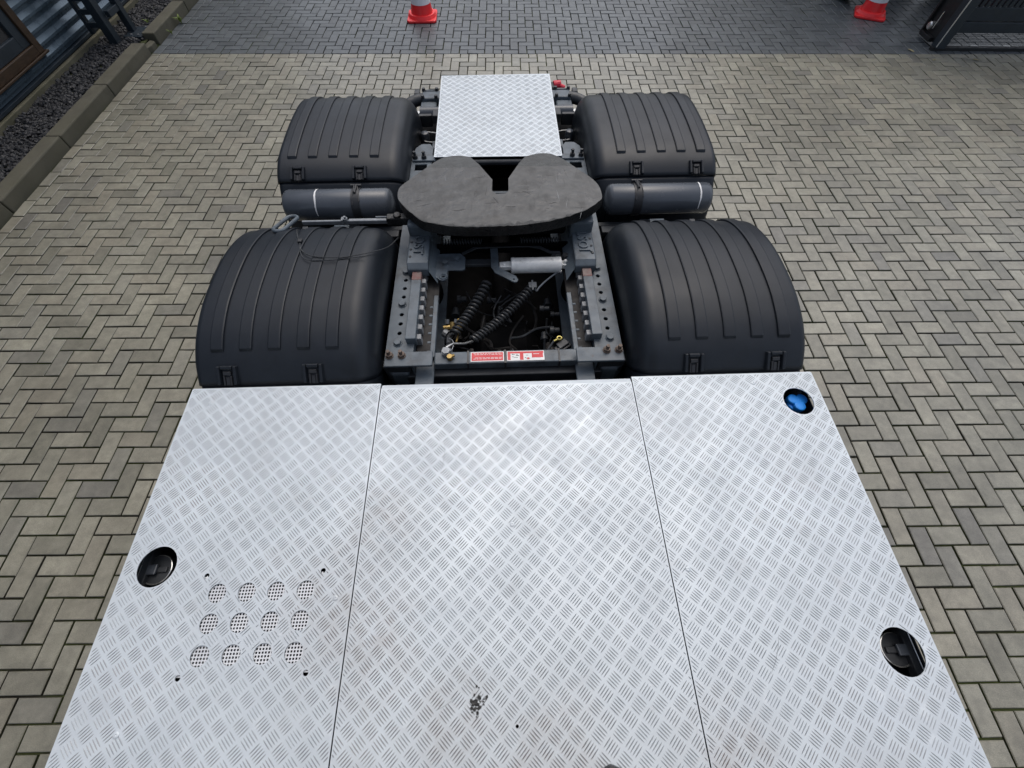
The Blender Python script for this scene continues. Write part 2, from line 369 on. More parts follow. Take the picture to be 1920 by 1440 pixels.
# kerb, gravel, plinth side: parallel to the paving courses
kerb = MB().box(-4.54, -4.41, 1, 12, -.03, -.005).build('kerb', 'joint'); tag(kerb, kind='structure'); kerb.rotation_euler.z = BR
for a, b in ((1.26,2.24),(2.25,3.23),(3.24,4.22),(4.23,5.21),(5.22,6.20),(6.46,7.44),(7.45,8.43),(8.44,9.42),(9.43,10.4)):
    o = MB().box(-4.555+random.uniform(-.004,.004), -4.396, a, b, -.025, .108+random.uniform(-.002,.003)).build('kerb_stone', 'concrete', kerb, bevel=.012)
chunk = MB().prism([(-4.50,6.24),(-4.42,6.21),(-4.395,6.28),(-4.40,6.40),(-4.47,6.43)], -.02, .05).build('kerb_rubble', 'concrete', kerb, bevel=.01)
def stones(x0, x1, y0, y1, n, z, s0, s1):
    t = (1+5**.5)/2
    ico = np.array([(-1,t,0),(1,t,0),(-1,-t,0),(1,-t,0),(0,-1,t),(0,1,t),(0,-1,-t),(0,1,-t),(t,0,-1),(t,0,1),(-t,0,-1),(-t,0,1)])/1.9
    fs = np.array([(0,11,5),(0,5,1),(0,1,7),(0,7,10),(0,10,11),(1,5,9),(5,11,4),(11,10,2),(10,7,6),(7,1,8),(3,9,4),(3,4,2),(3,2,6),(3,6,8),(3,8,9),(4,9,5),(2,4,11),(6,2,10),(8,6,7),(9,8,1)])
    V = []; F = []
    for i in range(n):
        s = rng.uniform(s0, s1)*np.array([rng.uniform(.8,1.4), rng.uniform(.7,1.1), rng.uniform(.45,.85)])
        g = ico*(1+rng.uniform(-.22,.22,(12,1)))*s
        q = rng.normal(size=3); q = q/np.linalg.norm(q)*rng.uniform(0, .9); Rm = np.array(Matrix.Rotation(float(np.linalg.norm(q))+1e-6, 3, Vector(q)) @ Matrix.Rotation(float(rng.uniform(0,6.28)), 3, 'Z'))
        g = g@Rm.T+np.array([rng.uniform(x0,x1), rng.uniform(y0,y1), z+rng.uniform(-.012,.014)])
        V.append(g); F.append(fs+12*i)
    return np.concatenate(V), np.concatenate(F)
sheet('gravel_bed', -5.1, -4.5, 1, 12, .045, 'joint').rotation_euler.z = BR
V, F = stones(-5.06, -4.555, 2.6, 9.4, 7600, .060, .013, .026)
me = bpy.data.meshes.new('gravel'); me.from_pydata(V.tolist(), [], F.tolist()); me.materials.append(M['gravel'])
gr = bpy.data.objects.new('gravel', me); COL.objects.link(gr); gr.rotation_euler.z = BR; tag(gr, 'black crushed stone gravel between kerb and metal clad wall', 'gravel', kind='stuff')

# ------------------------------------------------------------------ building with corrugated cladding
XW = -5.12
bld = empty('building', (XW*cb-6*sb, XW*sb+6*cb, 0), BR, label='dark blue metal clad building with brown window frame left of kerb', cat='building')
def bpart(mb, name, m, **k):
    o = mb.build(name, m, None, **k); o.parent = bld; o.matrix_parent_inverse = Matrix.Translation((-XW, -6, 0)); return o
bpart(MB().prism_x([(-2,-.03),(13,-.03),(13,.115),(-2,.115)], XW-.05, XW+.06), 'plinth', 'plinth', bevel=.006)
bpart(MB().box(XW-.04, XW+.025, -2, 13, .125, .155), 'flashing', 'bluesteel', bevel=.003)
prof = []
z = .16; P_ = .104
while z < 4.6:                                # trapezoid sheet, ribs run along y
    for dz, dx in ((0,0),(.030,0),(.044,.030),(.066,.030)): prof.append((z+dz, dx))
    z += P_
def wallseg(y0, y1, zlo, zhi):
    mb = MB(); pr = [(a, b) for a, b in prof if zlo <= a <= zhi]
    vs = []
    for a, b in pr: vs += [(XW+b-.02, y0+.1, a), (XW+b-.02, y1+.1, a)]
    mb.add(vs, [(2*i, 2*i+1, 2*i+3, 2*i+2) for i in range(len(pr)-1)])
    return mb
bpart(wallseg(5.48, 13, 0, 9), 'wall', 'cladding')
bpart(wallseg(-2, 3.1, 0, 9), 'wall', 'cladding')
bpart(wallseg(3.1, 5.48, 0, .30), 'wall', 'cladding')
bpart(wallseg(3.1, 5.48, 1.75, 9), 'wall', 'cladding')
bpart(MB().box(XW-.3, XW-.06, -2, 13, 0, 4.6), 'inner_wall', 'under')
f = MB()                                       # wooden frame round the window
f.box(XW-.05, XW+.035, 5.475, 5.565, .285, 1.75); f.box(XW-.05, XW+.035, 3.200, 3.290, .285, 1.75)
f.box(XW-.05, XW+.0352, 3.290, 5.475, .285, .37); f.box(XW-.05, XW+.0352, 3.290, 5.475, 1.67, 1.75)
bpart(f, 'window_frame', 'wood', bevel=.006)
f = MB()
f.box(XW-.05, XW+.012, 5.350, 5.473, .372, 1.668); f.box(XW-.05, XW+.012, 3.292, 3.410, .372, 1.668)
f.box(XW-.05, XW+.0122, 3.410, 5.350, .372, .485); f.box(XW-.05, XW+.0122, 3.410, 5.350, 1.56, 1.668)
bpart(f, 'window_sash', 'bluesteel', bevel=.006)
bpart(MB().box(XW-.045, XW-.02, 3.410, 5.350, .485, 1.56), 'window_pane', 'windowglass')
bpart(MB().box(XW-.02, XW+.05, 3.150, 5.600, .262, .283), 'window_sill', 'wood', bevel=.005)

# ------------------------------------------------------------------ gate posts by the kerb gap
gp = empty('gate_post', (-4.93, 6.2, .05), label='dark blue steel gate post frame with rungs standing in the gravel', cat='gate post')
def gpart(mb, name, m, root, **k):
    o = mb.build(name, m, None, **k); o.parent = root; o.matrix_parent_inverse = Matrix.Translation(root.location).inverted(); return o
gpart(MB().box(-4.985, -4.885, 6.16, 6.26, .03, 2.4), 'post', 'bluesteel', gp, bevel=.006)
gpart(MB().box(-4.90, -4.82, 6.47, 6.55, .03, 2.4), 'post', 'bluesteel', gp, bevel=.006)
gpart(MB().box(-5.155, -5.115, 6.18, 6.24, .16, 2.4), 'post', 'bluesteel', gp, bevel=.004)
zz = .22
while zz < 2.3:
    gpart(MB().box(-5.115, -4.985, 6.19, 6.225, zz, zz+.05), 'rung', 'bluesteel', gp, bevel=.004); zz += .125
gpart(MB().box(-4.90, -4.68, 6.33, 6.62, .06, .085), 'base_plate', 'bluesteel', gp, bevel=.004)
gpart(MB().box(-4.885, -4.83, 6.26, 6.47, .30, .36), 'brace', 'bluesteel', gp, bevel=.004)
for q in ((-4.72,6.37),(-4.72,6.58),(-4.80,6.37)): gpart(MB().hexa(q[0], q[1], .085, .014, .012), 'bolt', 'bolt', gp)

# ------------------------------------------------------------------ sliding gate on the right
sg = empty('sliding_gate', (5.35, 6.4, 0), label='dark sliding gate leaf with black end channel at right edge', cat='gate')
gpart(MB().box(5.30, 5.42, 6.35, 6.46, .03, 2.1), 'post', 'bluesteel', sg, bevel=.005)
gpart(MB().box(5.292, 5.30, 6.342, 6.352, .05, 2.1), 'edge_strip', 'silver', sg)
e_ = MB(); e_.box(5.31, 5.36, 6.46, 6.74, .05, 2.1); e_.box(5.275, 5.36, 6.74, 6.77, .05, 2.1)
gpart(e_, 'end_channel', 'blacksteel', sg, bevel=.004)
rl = MB(); rl.lathe([(-.03,.03),(-.02,.042),(.02,.042),(.03,.03)], (5.285, 6.66, .16), 'x', 20); rl.cyl((5.285,6.60,.15),(5.285,6.60,.32), .006, 8)
gpart(rl, 'roller', 'silver', sg, smooth=True)
gpart(MB().box(5.26, 5.36, 6.50, 6.74, .045, .09), 'roller_bracket', 'blacksteel', sg, bevel=.004)
gpart(MB().box(5.42, 10, 6.46, 6.54, .155, .262), 'bottom_beam', 'bluesteel', sg, bevel=.006)
gpart(MB().box(5.42, 10, 6.475, 6.53, .268, .40), 'kick_panel', 'bluesteel', sg, bevel=.004)
gpart(MB().box(5.42, 10, 6.46, 6.54, 2.0, 2.1), 'top_beam', 'bluesteel', sg, bevel=.006)
x = 5.50
while x < 10:
    gpart(MB().box(x, x+.045, 6.485, 6.515, .402, 2.0), 'bar', 'bluesteel', sg); x += .07
gpart(MB().box(5.28, 10, 6.37, 6.43, -.004, .035), 'ground_rail', 'blacksteel', sg, bevel=.004)
wm = MB()
for i in range(300): wm.cyl((5.43+i*.015, 6.47, .03), (5.45+i*.015, 6.47, .155), .003, 4)
for zq in (.06, .09, .12): wm.cyl((5.42, 6.467, zq), (10, 6.467, zq), .002, 4)
tag(gpart(wm, 'wire_mesh', 'bluesteel', sg), kind='stuff')

# ------------------------------------------------------------------ traffic cones
def cone(loc, rz, label):
    c = empty('traffic_cone', loc, rz, label, 'traffic cone', 'red and white traffic cones')
    b = MB(); h = .195
    pl = [(-h,-h+.03),(-h+.03,-h),(h-.03,-h),(h,-h+.03),(h,h-.03),(h-.03,h),(-h+.03,h),(-h,h-.03)]
    b.prism(pl, .0, .028); b.build('base', 'cone_red', c, bevel=.008)
    MB().lathe([(.028,.188),(.030,.192),(.052,.178),(.062,.172),(.066,.160),(.064,.150)], (0,0,0), 'z', 40).build('collar', 'cone_red', c, smooth=True)
    rad = lambda z: .150-(z-.03)*.150/.75*.83
    def sect(z0, z1, e=0): return [(z0, rad(z0)+e), (z0+.001, rad(z0)+e+.0005), (z1, rad(z1)+e)]
    MB().lathe(sect(.03, .165), (0,0,0), 'z', 40).build('body', 'cone_red', c, smooth=True)
    MB().lathe(sect(.165, .34, .002), (0,0,0), 'z', 40).build('sleeve', 'cone_white', c, smooth=True)
    MB().lathe(sect(.34, .50), (0,0,0), 'z', 40).build('body', 'cone_red', c, smooth=True)
    MB().lathe(sect(.50, .62, .002), (0,0,0), 'z', 40).build('sleeve', 'cone_white', c, smooth=True)
    MB().lathe([(.62,rad(.62)),(.74,rad(.74)),(.752,.028),(.75,.02)], (0,0,0), 'z', 40).build('tip', 'cone_red', c, smooth=True)
cone((-1.27, 7.20, .002), R(3), 'red and white traffic cone standing behind the rear deck plate of the truck')
cone((4.93, 7.42, .002), R(-24), 'red and white traffic cone standing beside the sliding gate')

# ------------------------------------------------------------------ trailer parked beyond the dark paving
tr = empty('parked_trailer', (5.6, 9, 0), label='dark trailer parked beyond the gate, its tyre behind the cone', cat='trailer')
gpart(MB().box(4.35, 6.85, 8.0, 15, 1.45, 3.6), 'body', 'blacksteel', tr, bevel=.03)
gpart(MB().box(5.1, 6.1, 8.30, 8.45, .70, .85), 'bumper', 'blacksteel', tr, bevel=.02)
gpart(MB().box(5.0, 6.2, 7.95, 15, .75, 1.05), 'frame', 'under', tr)
for x in (4.78, 6.42):
    for y in (8.07, 9.4):
        gpart(MB().lathe([(-.14,.29),(-.15,.42),(-.13,.48),(-.09,.50),(.09,.50),(.13,.48),(.15,.42),(.14,.29)], (x, y, .50), 'x', 36), 'wheel', 'rubber', tr, smooth=True)

# ------------------------------------------------------------------ the tractor unit (all coordinates in its own frame)
truck = empty('tractor_unit', (.012, 0, 0), R(2.5), 'grey three axle tractor truck chassis with fifth wheel and aluminium tread plate deck', 'truck')
def side(mb_fn, name, m, parent=truck, **k):
    for s in (-1, 1): mb_fn(s).build(name, m, parent, **k)
def sbox(mb, s, x0, x1, *r): return mb.box(min(s*x0, s*x1), max(s*x0, s*x1), *r)

# deck panels with tread bars
PT, E1, E2 = .0424, np.array((.70711, .70711)), np.array((-.70711, .70711))
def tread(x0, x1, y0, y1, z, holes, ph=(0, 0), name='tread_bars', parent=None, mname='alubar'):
    Lh, wd, h = .0192, .0013, .0016
    base = np.array([(-Lh,0,0),(-Lh*.62,-wd,0),(0,-wd*1.25,0),(Lh*.62,-wd,0),(Lh,0,0),(Lh*.62,wd,0),(0,wd*1.25,0),(-Lh*.62,wd,0),(-Lh*.62,0,h*.8),(0,0,h),(Lh*.62,0,h*.8)])
    fs = [(0,1,8),(1,2,9,8),(2,3,10,9),(3,4,10),(4,5,10),(5,6,9,10),(6,7,8,9),(7,0,8)]
    V = []; F = []; o = 0; TT = [-1+.2*i for i in range(11)]
    n = int(2.4/PT)
    for i in range(-n, n):
        for j in range(-n, n):
            c = E1*PT*i+E2*PT*j+np.array(ph)+np.array(((x0+x1)/2, (y0+y1)/2))
            if not (x0-.03 < c[0] < x1+.03 and y0-.03 < c[1] < y1+.03): continue
            d, p = (E1, E2) if (i+j) % 2 == 0 else (E2, E1)
            for k in range(-2, 3):
                q = c+p*k*.0080
                L2 = 1.0 if abs(k) < 2 else .93
                ok = []
                for t in TT:
                    e = q+d*Lh*L2*t
                    ok.append(x0+.001 < e[0] < x1-.001 and y0+.001 < e[1] < y1-.001 and not any((e[0]-hx)**2+(e[1]-hy)**2 < (hr+.001)**2 for hx, hy, hr in holes))
                if not all(ok):
                    best = (0, 0); st_ = None
                    for ii, v in enumerate(ok+[False]):
                        if v and st_ is None: st_ = ii
                        if not v and st_ is not None:
                            if ii-st_ > best[1]-best[0]: best = (st_, ii)
                            st_ = None
                    if best[1]-best[0] < 4: continue
                    t0, t1 = TT[best[0]], TT[best[1]-1]
                    q = q+d*Lh*L2*(t0+t1)/2; L2 = L2*(t1-t0)/2
                g = base*np.array((L2, 1, 1))
                V.append(np.stack([q[0]+g[:,0]*d[0]+g[:,1]*p[0], q[1]+g[:,0]*d[1]+g[:,1]*p[1], z+g[:,2]-.0001], 1))
                F += [tuple(a+o for a in f) for f in fs]; o += 11
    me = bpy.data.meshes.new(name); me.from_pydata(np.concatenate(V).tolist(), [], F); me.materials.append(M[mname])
    bm = bmesh.new(); bm.from_mesh(me); bmesh.ops.recalc_face_normals(bm, faces=bm.faces)
    for f in bm.faces:
        if f.normal.z < 0: f.normal_flip()
    bm.to_mesh(me); bm.free()
    ob = bpy.data.objects.new(name, me); COL.objects.link(ob); ob.parent = parent; tag(ob, kind='stuff')
ZP, YF, YBK = 1.03, -.72, .862
perf = [(-.929+.0917*i, .118-.0835*j, .0275) for i in range(4) for j in range(3)]
smallL = [(-.977,.169,.008),(-.608,.172,.008),(-.974,-.101,.008),(-.608,-.101,.008)]
panels = [(-1.253, -.5055, [(-1.147,.203,.0615)]+perf+smallL, (0,.01)), (-.5015, .5115, [(.001,-.245,.0045)], (.011,0)), (.5155, 1.262, [(1.162,.731,.059),(1.157,-.111,.0635)], (.02,.017))]
for x0, x1, hs, ph in panels:
    mid = -.6 < x0 < 0; yb = YBK-(.022 if mid else 0)
    p = plate('deck_panel', [(x0,YF),(x1,YF),(x1,yb),(x0,yb)], [circ(a,b,r) for a,b,r in hs], ZP-.004, ZP, 'alu', truck)
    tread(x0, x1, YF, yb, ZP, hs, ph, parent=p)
    lip = MB()
    if mid: lip.prism_x([(yb-.001,ZP-.0005),(yb+.021,ZP-.009),(yb+.021,ZP-.05),(yb+.018,ZP-.05),(yb+.018,ZP-.012),(yb-.001,ZP-.004)], x0, x1)
    else: lip.box(x0, x1, yb-.0005, yb+.0035, ZP-.045, ZP-.0012)
    if x0 < -1: lip.box(x0-.0035, x0+.0005, YF, yb, ZP-.045, ZP-.0012)
    if x1 > 1: lip.box(x1-.0005, x1+.0035, YF, yb, ZP-.045, ZP-.0012)
    lip.build('edge_lip', 'alu', p, bevel=.001, seg=1)
    sc = MB()
    for q in {0: [(-1.162,.795),(-.574,.787),(-.555,.092),(-1.095,-.224)], 1: [(.006,.296),(-.252,.769),(.251,.77),(-.3,-.4)], 2: [(1.006,.818),(.626,.801),(.571,.136)]}[panels.index((x0,x1,hs,ph))]:
        sc.lathe([(0,.0075),(.0015,.0085),(.003,.006),(.003,.003),(.001,.002)], (q[0], q[1], ZP), 'z', 14)
    sc.build('rivet', 'alu', p, smooth=True)
# perforated screen below the left panel
g = MB(); xx = -.99
while xx < -.60: g.box(xx, xx+.0037, -.10, .17, ZP-.008, ZP-.0065); xx += .0094
yy = -.10
while yy < .17: g.box(-.99, -.598, yy, yy+.0037, ZP-.0082, ZP-.0064); yy += .0094
g.build('screen', 'screen', truck)
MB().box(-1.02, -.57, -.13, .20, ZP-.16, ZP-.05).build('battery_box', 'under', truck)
# dried black stain flakes on the middle panel
st = MB()
for i in range(34):
    a, b = random.gauss(-.110, .012), random.gauss(-.190, .014); rr = random.uniform(.0015, .006); k = random.randint(4, 6); a0 = random.uniform(0, 6)
    st.prism([(a+rr*random.uniform(.5,1.3)*math.cos(a0+6.28*q/k), b+rr*random.uniform(.5,1.3)*math.sin(a0+6.28*q/k)) for q in range(k)], ZP+.0005+i*2e-5, ZP+.0016+i*2e-5)
st.build('grease_stain', 'grease', truck)
for i in range(26):                             # thin scratches in the sheet
    a, b, l, t = random.uniform(-1.1, 1.1), random.uniform(-.3, .8), random.uniform(.03, .14), random.uniform(0, 3.14)
    if abs(abs(a)-.505) < .1 or a < -.55: continue
    q = MB(); q.tube([(a+l*(k-.5)*math.cos(t+.2*k), b+l*(k-.5)*math.sin(t+.2*k), ZP+.0001) for k in (0,.25,.5,.75,1)], [.0002,.0005,.0006,.0005,.0002], 4)
    q.build('scratch', random.choice(('screen','bolt')), truck)

# tanks and caps seen through the deck holes
for s, y in ((-1, .203), (1, -.111)):
    MB().lathe([(-.62,.02),(-.60,.24),(-.55,.27),(.55,.27),(.60,.24),(.62,.02)], (s*1.0, -.05, .66), 'y', 40).build('fuel_tank', 'darkgrey', truck, smooth=True)
    MB().cyl((s*1.20, y, .86), (s*1.20, y, .95), .044, 32).build('filler_neck', 'darkgrey', truck, smooth=True)
    MB().tube([(s*1.20+.046*math.cos(t*2*math.pi/40), y+.046*math.sin(t*2*math.pi/40), .952) for t in range(40)], .0024, 6, True).build('neck_ring', 'silver', truck, smooth=True)
    c = MB(); c.disc(s*1.20, y, .935, .040, .012, 28); c.box(s*1.20-.034, s*1.20+.034, y-.009, y+.009, .947, .958)
    c.build('filler_cap', 'darkgrey', truck, bevel=.003)
    k = MB(); sbox(k, s, 1.222, 1.248, y-.13, y+.13, .935, .968); k.build('tank_strap', 'darkgrey', truck, bevel=.003)
    MB().cyl((s*1.246, y-.13, .969), (s*1.246, y+.13, .969), .0016, 6).build('strap_edge', 'silver', truck)
    k = MB(); sbox(k, s, 1.195, 1.228, y-.016, y+.016, .958, .968); k.build('strap_bracket', 'tank', truck, bevel=.003)
c = MB()
for k in range(3):
    a = .5+k*2.094; c.disc(1.194+.020*math.cos(a), .751+.020*math.sin(a), .965, .023, .026, 14)
c.disc(1.194, .751, .938, .037, .035, 20)
c.build('blue_filler_cap', 'blue', truck, bevel=.006)
MB().box(1.02, 1.246, .45, .84, .55, .935).build('additive_tank', 'under', truck, bevel=.02)
MB().box(1.215, 1.224, .79, .83, .938, .985).build('cap_tether', 'bolt', truck)

# fenders
PF = [(.735,.66),(.748,.78),(.785,.90),(.845,.985),(.905,1.045),(.965,1.092),(1.05,1.133),(1.148,1.159),(1.213,1.168),(1.28,1.172),(1.369,1.172),(1.461,1.166),(1.554,1.15),(1.652,1.12),(1.735,1.075),(1.80,1.01),(1.85,.92),(1.875,.80),(1.88,.68)]
PR = [(2.045,.66),(2.050,.78),(2.070,.88),(2.112,.96),(2.168,1.025),(2.235,1.072),(2.311,1.098),(2.4,1.109),(2.56,1.116),(2.718,1.114),(2.84,1.106),(2.93,1.088),(3.01,1.05),(3.085,.985),(3.14,.90),(3.165,.80),(3.17,.68)]
def fender(s, prof, y_seam, y_rib, y_latch, xo, xi, label):
    sm = resample(catmull([(0, y, z) for y, z in prof], 10), 84)
    nrm = []
    for i in range(len(sm)):
        t = (sm[min(i+1, len(sm)-1)]-sm[max(i-1, 0)]).normalized(); nrm.append(Vector((0, -t.z, t.y)))
    cross = [(xo, .10), (xo, .05)]
    ro, ri = .035, .085
    for k in range(9):
        a = k/8*math.pi/2; cross.append((xo-ro+ro*math.cos(a), ro-ro*math.sin(a)))
    for k in range(1, 6): cross.append((xo-ro+(xi+ri-xo+ro)*k/6, -.003*math.sin(k/6*math.pi)))
    for k in range(13):
        a = k/12*math.pi/2; cross.append((xi+ri-ri*math.sin(a), ri*1.15-ri*1.15*math.cos(a)))
    cross += [(xi, .16), (xi, .26)]
    i0 = min(range(len(sm)//2), key=lambda i: abs(sm[i].y-y_seam))
    def shell(a, b, name, parent, ins=0):
        mb = MB(); vs = []; nc = len(cross)
        for i in range(a, b):
            for x, d in cross: q = sm[i]-nrm[i]*(d+ins); vs.append((s*(x-(ins*.6 if x > .9 else -ins*.6)), q.y, q.z))
        n = b-a
        mb.add(vs, [(i*nc+j, i*nc+j+1, (i+1)*nc+j+1, (i+1)*nc+j) for i in range(n-1) for j in range(nc-1)])
        o = mb.build(name, 'plastic', parent, smooth=True, ang=50)
        me = o.data                               # face the shell outwards, then give it thickness
        k = len(me.polygons)//2+nc//2
        if me.polygons[k].normal.z*1+me.polygons[k].normal.y*0 < 0 and abs(me.polygons[k].normal.z) > .1: me.flip_normals()
        sd_ = o.modifiers.new('thickness', 'SOLIDIFY'); sd_.thickness = .006; sd_.offset = -1
        return o
    root = shell(i0+1, len(sm), 'fender', truck)
    root['label'] = label
    fl = shell(0, i0+2, 'front_flap', root, .007)
    def at(y):
        i = min(range(len(sm)*2//3), key=lambda i: abs(sm[i].y-y)); return i
    ir = at(y_rib)
    ie = len(sm)-9
    for xc in (.695, .809, .924, 1.037, 1.150):
        mb = MB(); vs = []; hw = .0245
        cs = [(-hw-.002, -.004), (-hw, .0085), (-hw+.004, .0105), (hw-.004, .0105), (hw, .0085), (hw+.002, -.004)]
        n = ie-ir
        for i in range(ir, ie):
            e = min(i-ir, ie-1-i); hk = (0 if e == 0 else 1)
            for dx, h in cs:
                q = sm[i]+nrm[i]*(h*hk-.004*(1-hk))
                if i == ir: q = sm[i]+nrm[i]*(h*.7-.003)+(sm[i+1]-sm[i])*.55
                vs.append((s*(xc+dx), q.y, q.z))
        vs0 = []
        for dx, h in cs:                           # steep front end of the rib
            q = sm[ir]-nrm[ir]*.004+(sm[ir+1]-sm[ir])*.25; vs0.append((s*(xc+dx), q.y, q.z))
        mb.add(vs0+vs, [(i*6+j, i*6+j+1, (i+1)*6+j+1, (i+1)*6+j) for i in range(n) for j in range(5)])
        mb.build('rib', 'plastic', root, smooth=True, ang=25)
    il = at(y_latch); dn_ = (sm[max(il-3,0)]-sm[il+1]).normalized(); nn = (nrm[il]+nrm[max(il-3,0)]).normalized(); org = sm[il]
    LL = (sm[il]-sm[i0+1]).length-.002
    for xc in (.775, 1.115):
        def lb(mb, u0, u1, v0, v1, n0, n1, tp=0):
            vs = []
            for nz, t in ((n0, 0), (n1, tp)):
                for u, v in ((u0+t, v0+t), (u1-t, v0+t), (u1-t, v1-t), (u0+t, v1-t)):
                    q = org+dn_*v+nn*nz; vs.append((s*(xc+u), q.y, q.z))
            mb.add(vs, [(0,3,2,1),(4,5,6,7),(0,1,5,4),(1,2,6,5),(2,3,7,6),(3,0,4,7)])
        mb = MB()
        lb(mb, -.043, -.022, 0, LL, -.008, .016, .005); lb(mb, .022, .043, 0, LL, -.008, .016, .005); lb(mb, -.026, .026, 0, .020, -.008, .0162, .004); lb(mb, -.022, .022, .018, LL, -.010, .003)
        mb.build('latch', 'plastic', root, bevel=.002, seg=1)
        mb = MB(); lb(mb, -.017, .017, .024, .042, .002, .012, .002); lb(mb, -.017, -.010, .044, LL, .002, .010); lb(mb, .010, .017, .044, LL, .002, .010); lb(mb, -.008, .008, .048, LL, .002, .007)
        mb.build('latch_handle', 'latch', root, bevel=.0015, seg=1)
    return sm
smF = fender(-1, PF, .862, .985, .945, 1.256, .548, 'black plastic wheel fender nearest the deck on the left')
fender(1, PF, .862, .985, .945, 1.256, .548, 'black plastic wheel fender nearest the deck on the right')
fender(-1, PR, 2.160, 2.285, 2.235, 1.243, .530, 'black plastic wheel fender at the rear left')
fender(1, PR, 2.160, 2.285, 2.235, 1.243, .530, 'black plastic wheel fender at the rear right')
# wheels below the fenders
for s in (-1, 1):
    for y in (1.33, 2.62):
        for x in (.74, 1.07):
            wh = MB().lathe([(-.135,.29),(-.14,.42),(-.12,.49),(-.08,.508),(.08,.508),(.12,.49),(.14,.42),(.135,.29)], (s*x, y, .508), 'x', 40).build('wheel', 'rubber', truck, smooth=True)
            MB().lathe([(-.12,.285),(-.05,.27),(-.03,.10),(.06,.10),(.07,.02)] if s*x < 0 else [(.12,.285),(.05,.27),(.03,.10),(-.06,.10),(-.07,.02)], (s*x, y, .508), 'x', 32).build('rim', 'darkgrey', wh, smooth=True)
    pass
for y in (1.33, 2.62):
    ax = MB(); ax.cyl((-1.0, y, .508), (1.0, y, .508), .085, 20); ax.lathe([(-.2,.09),(-.12,.19),(.12,.19),(.2,.09)], (0, y, .508), 'x', 24); ax.build('axle', 'under', truck, smooth=True)

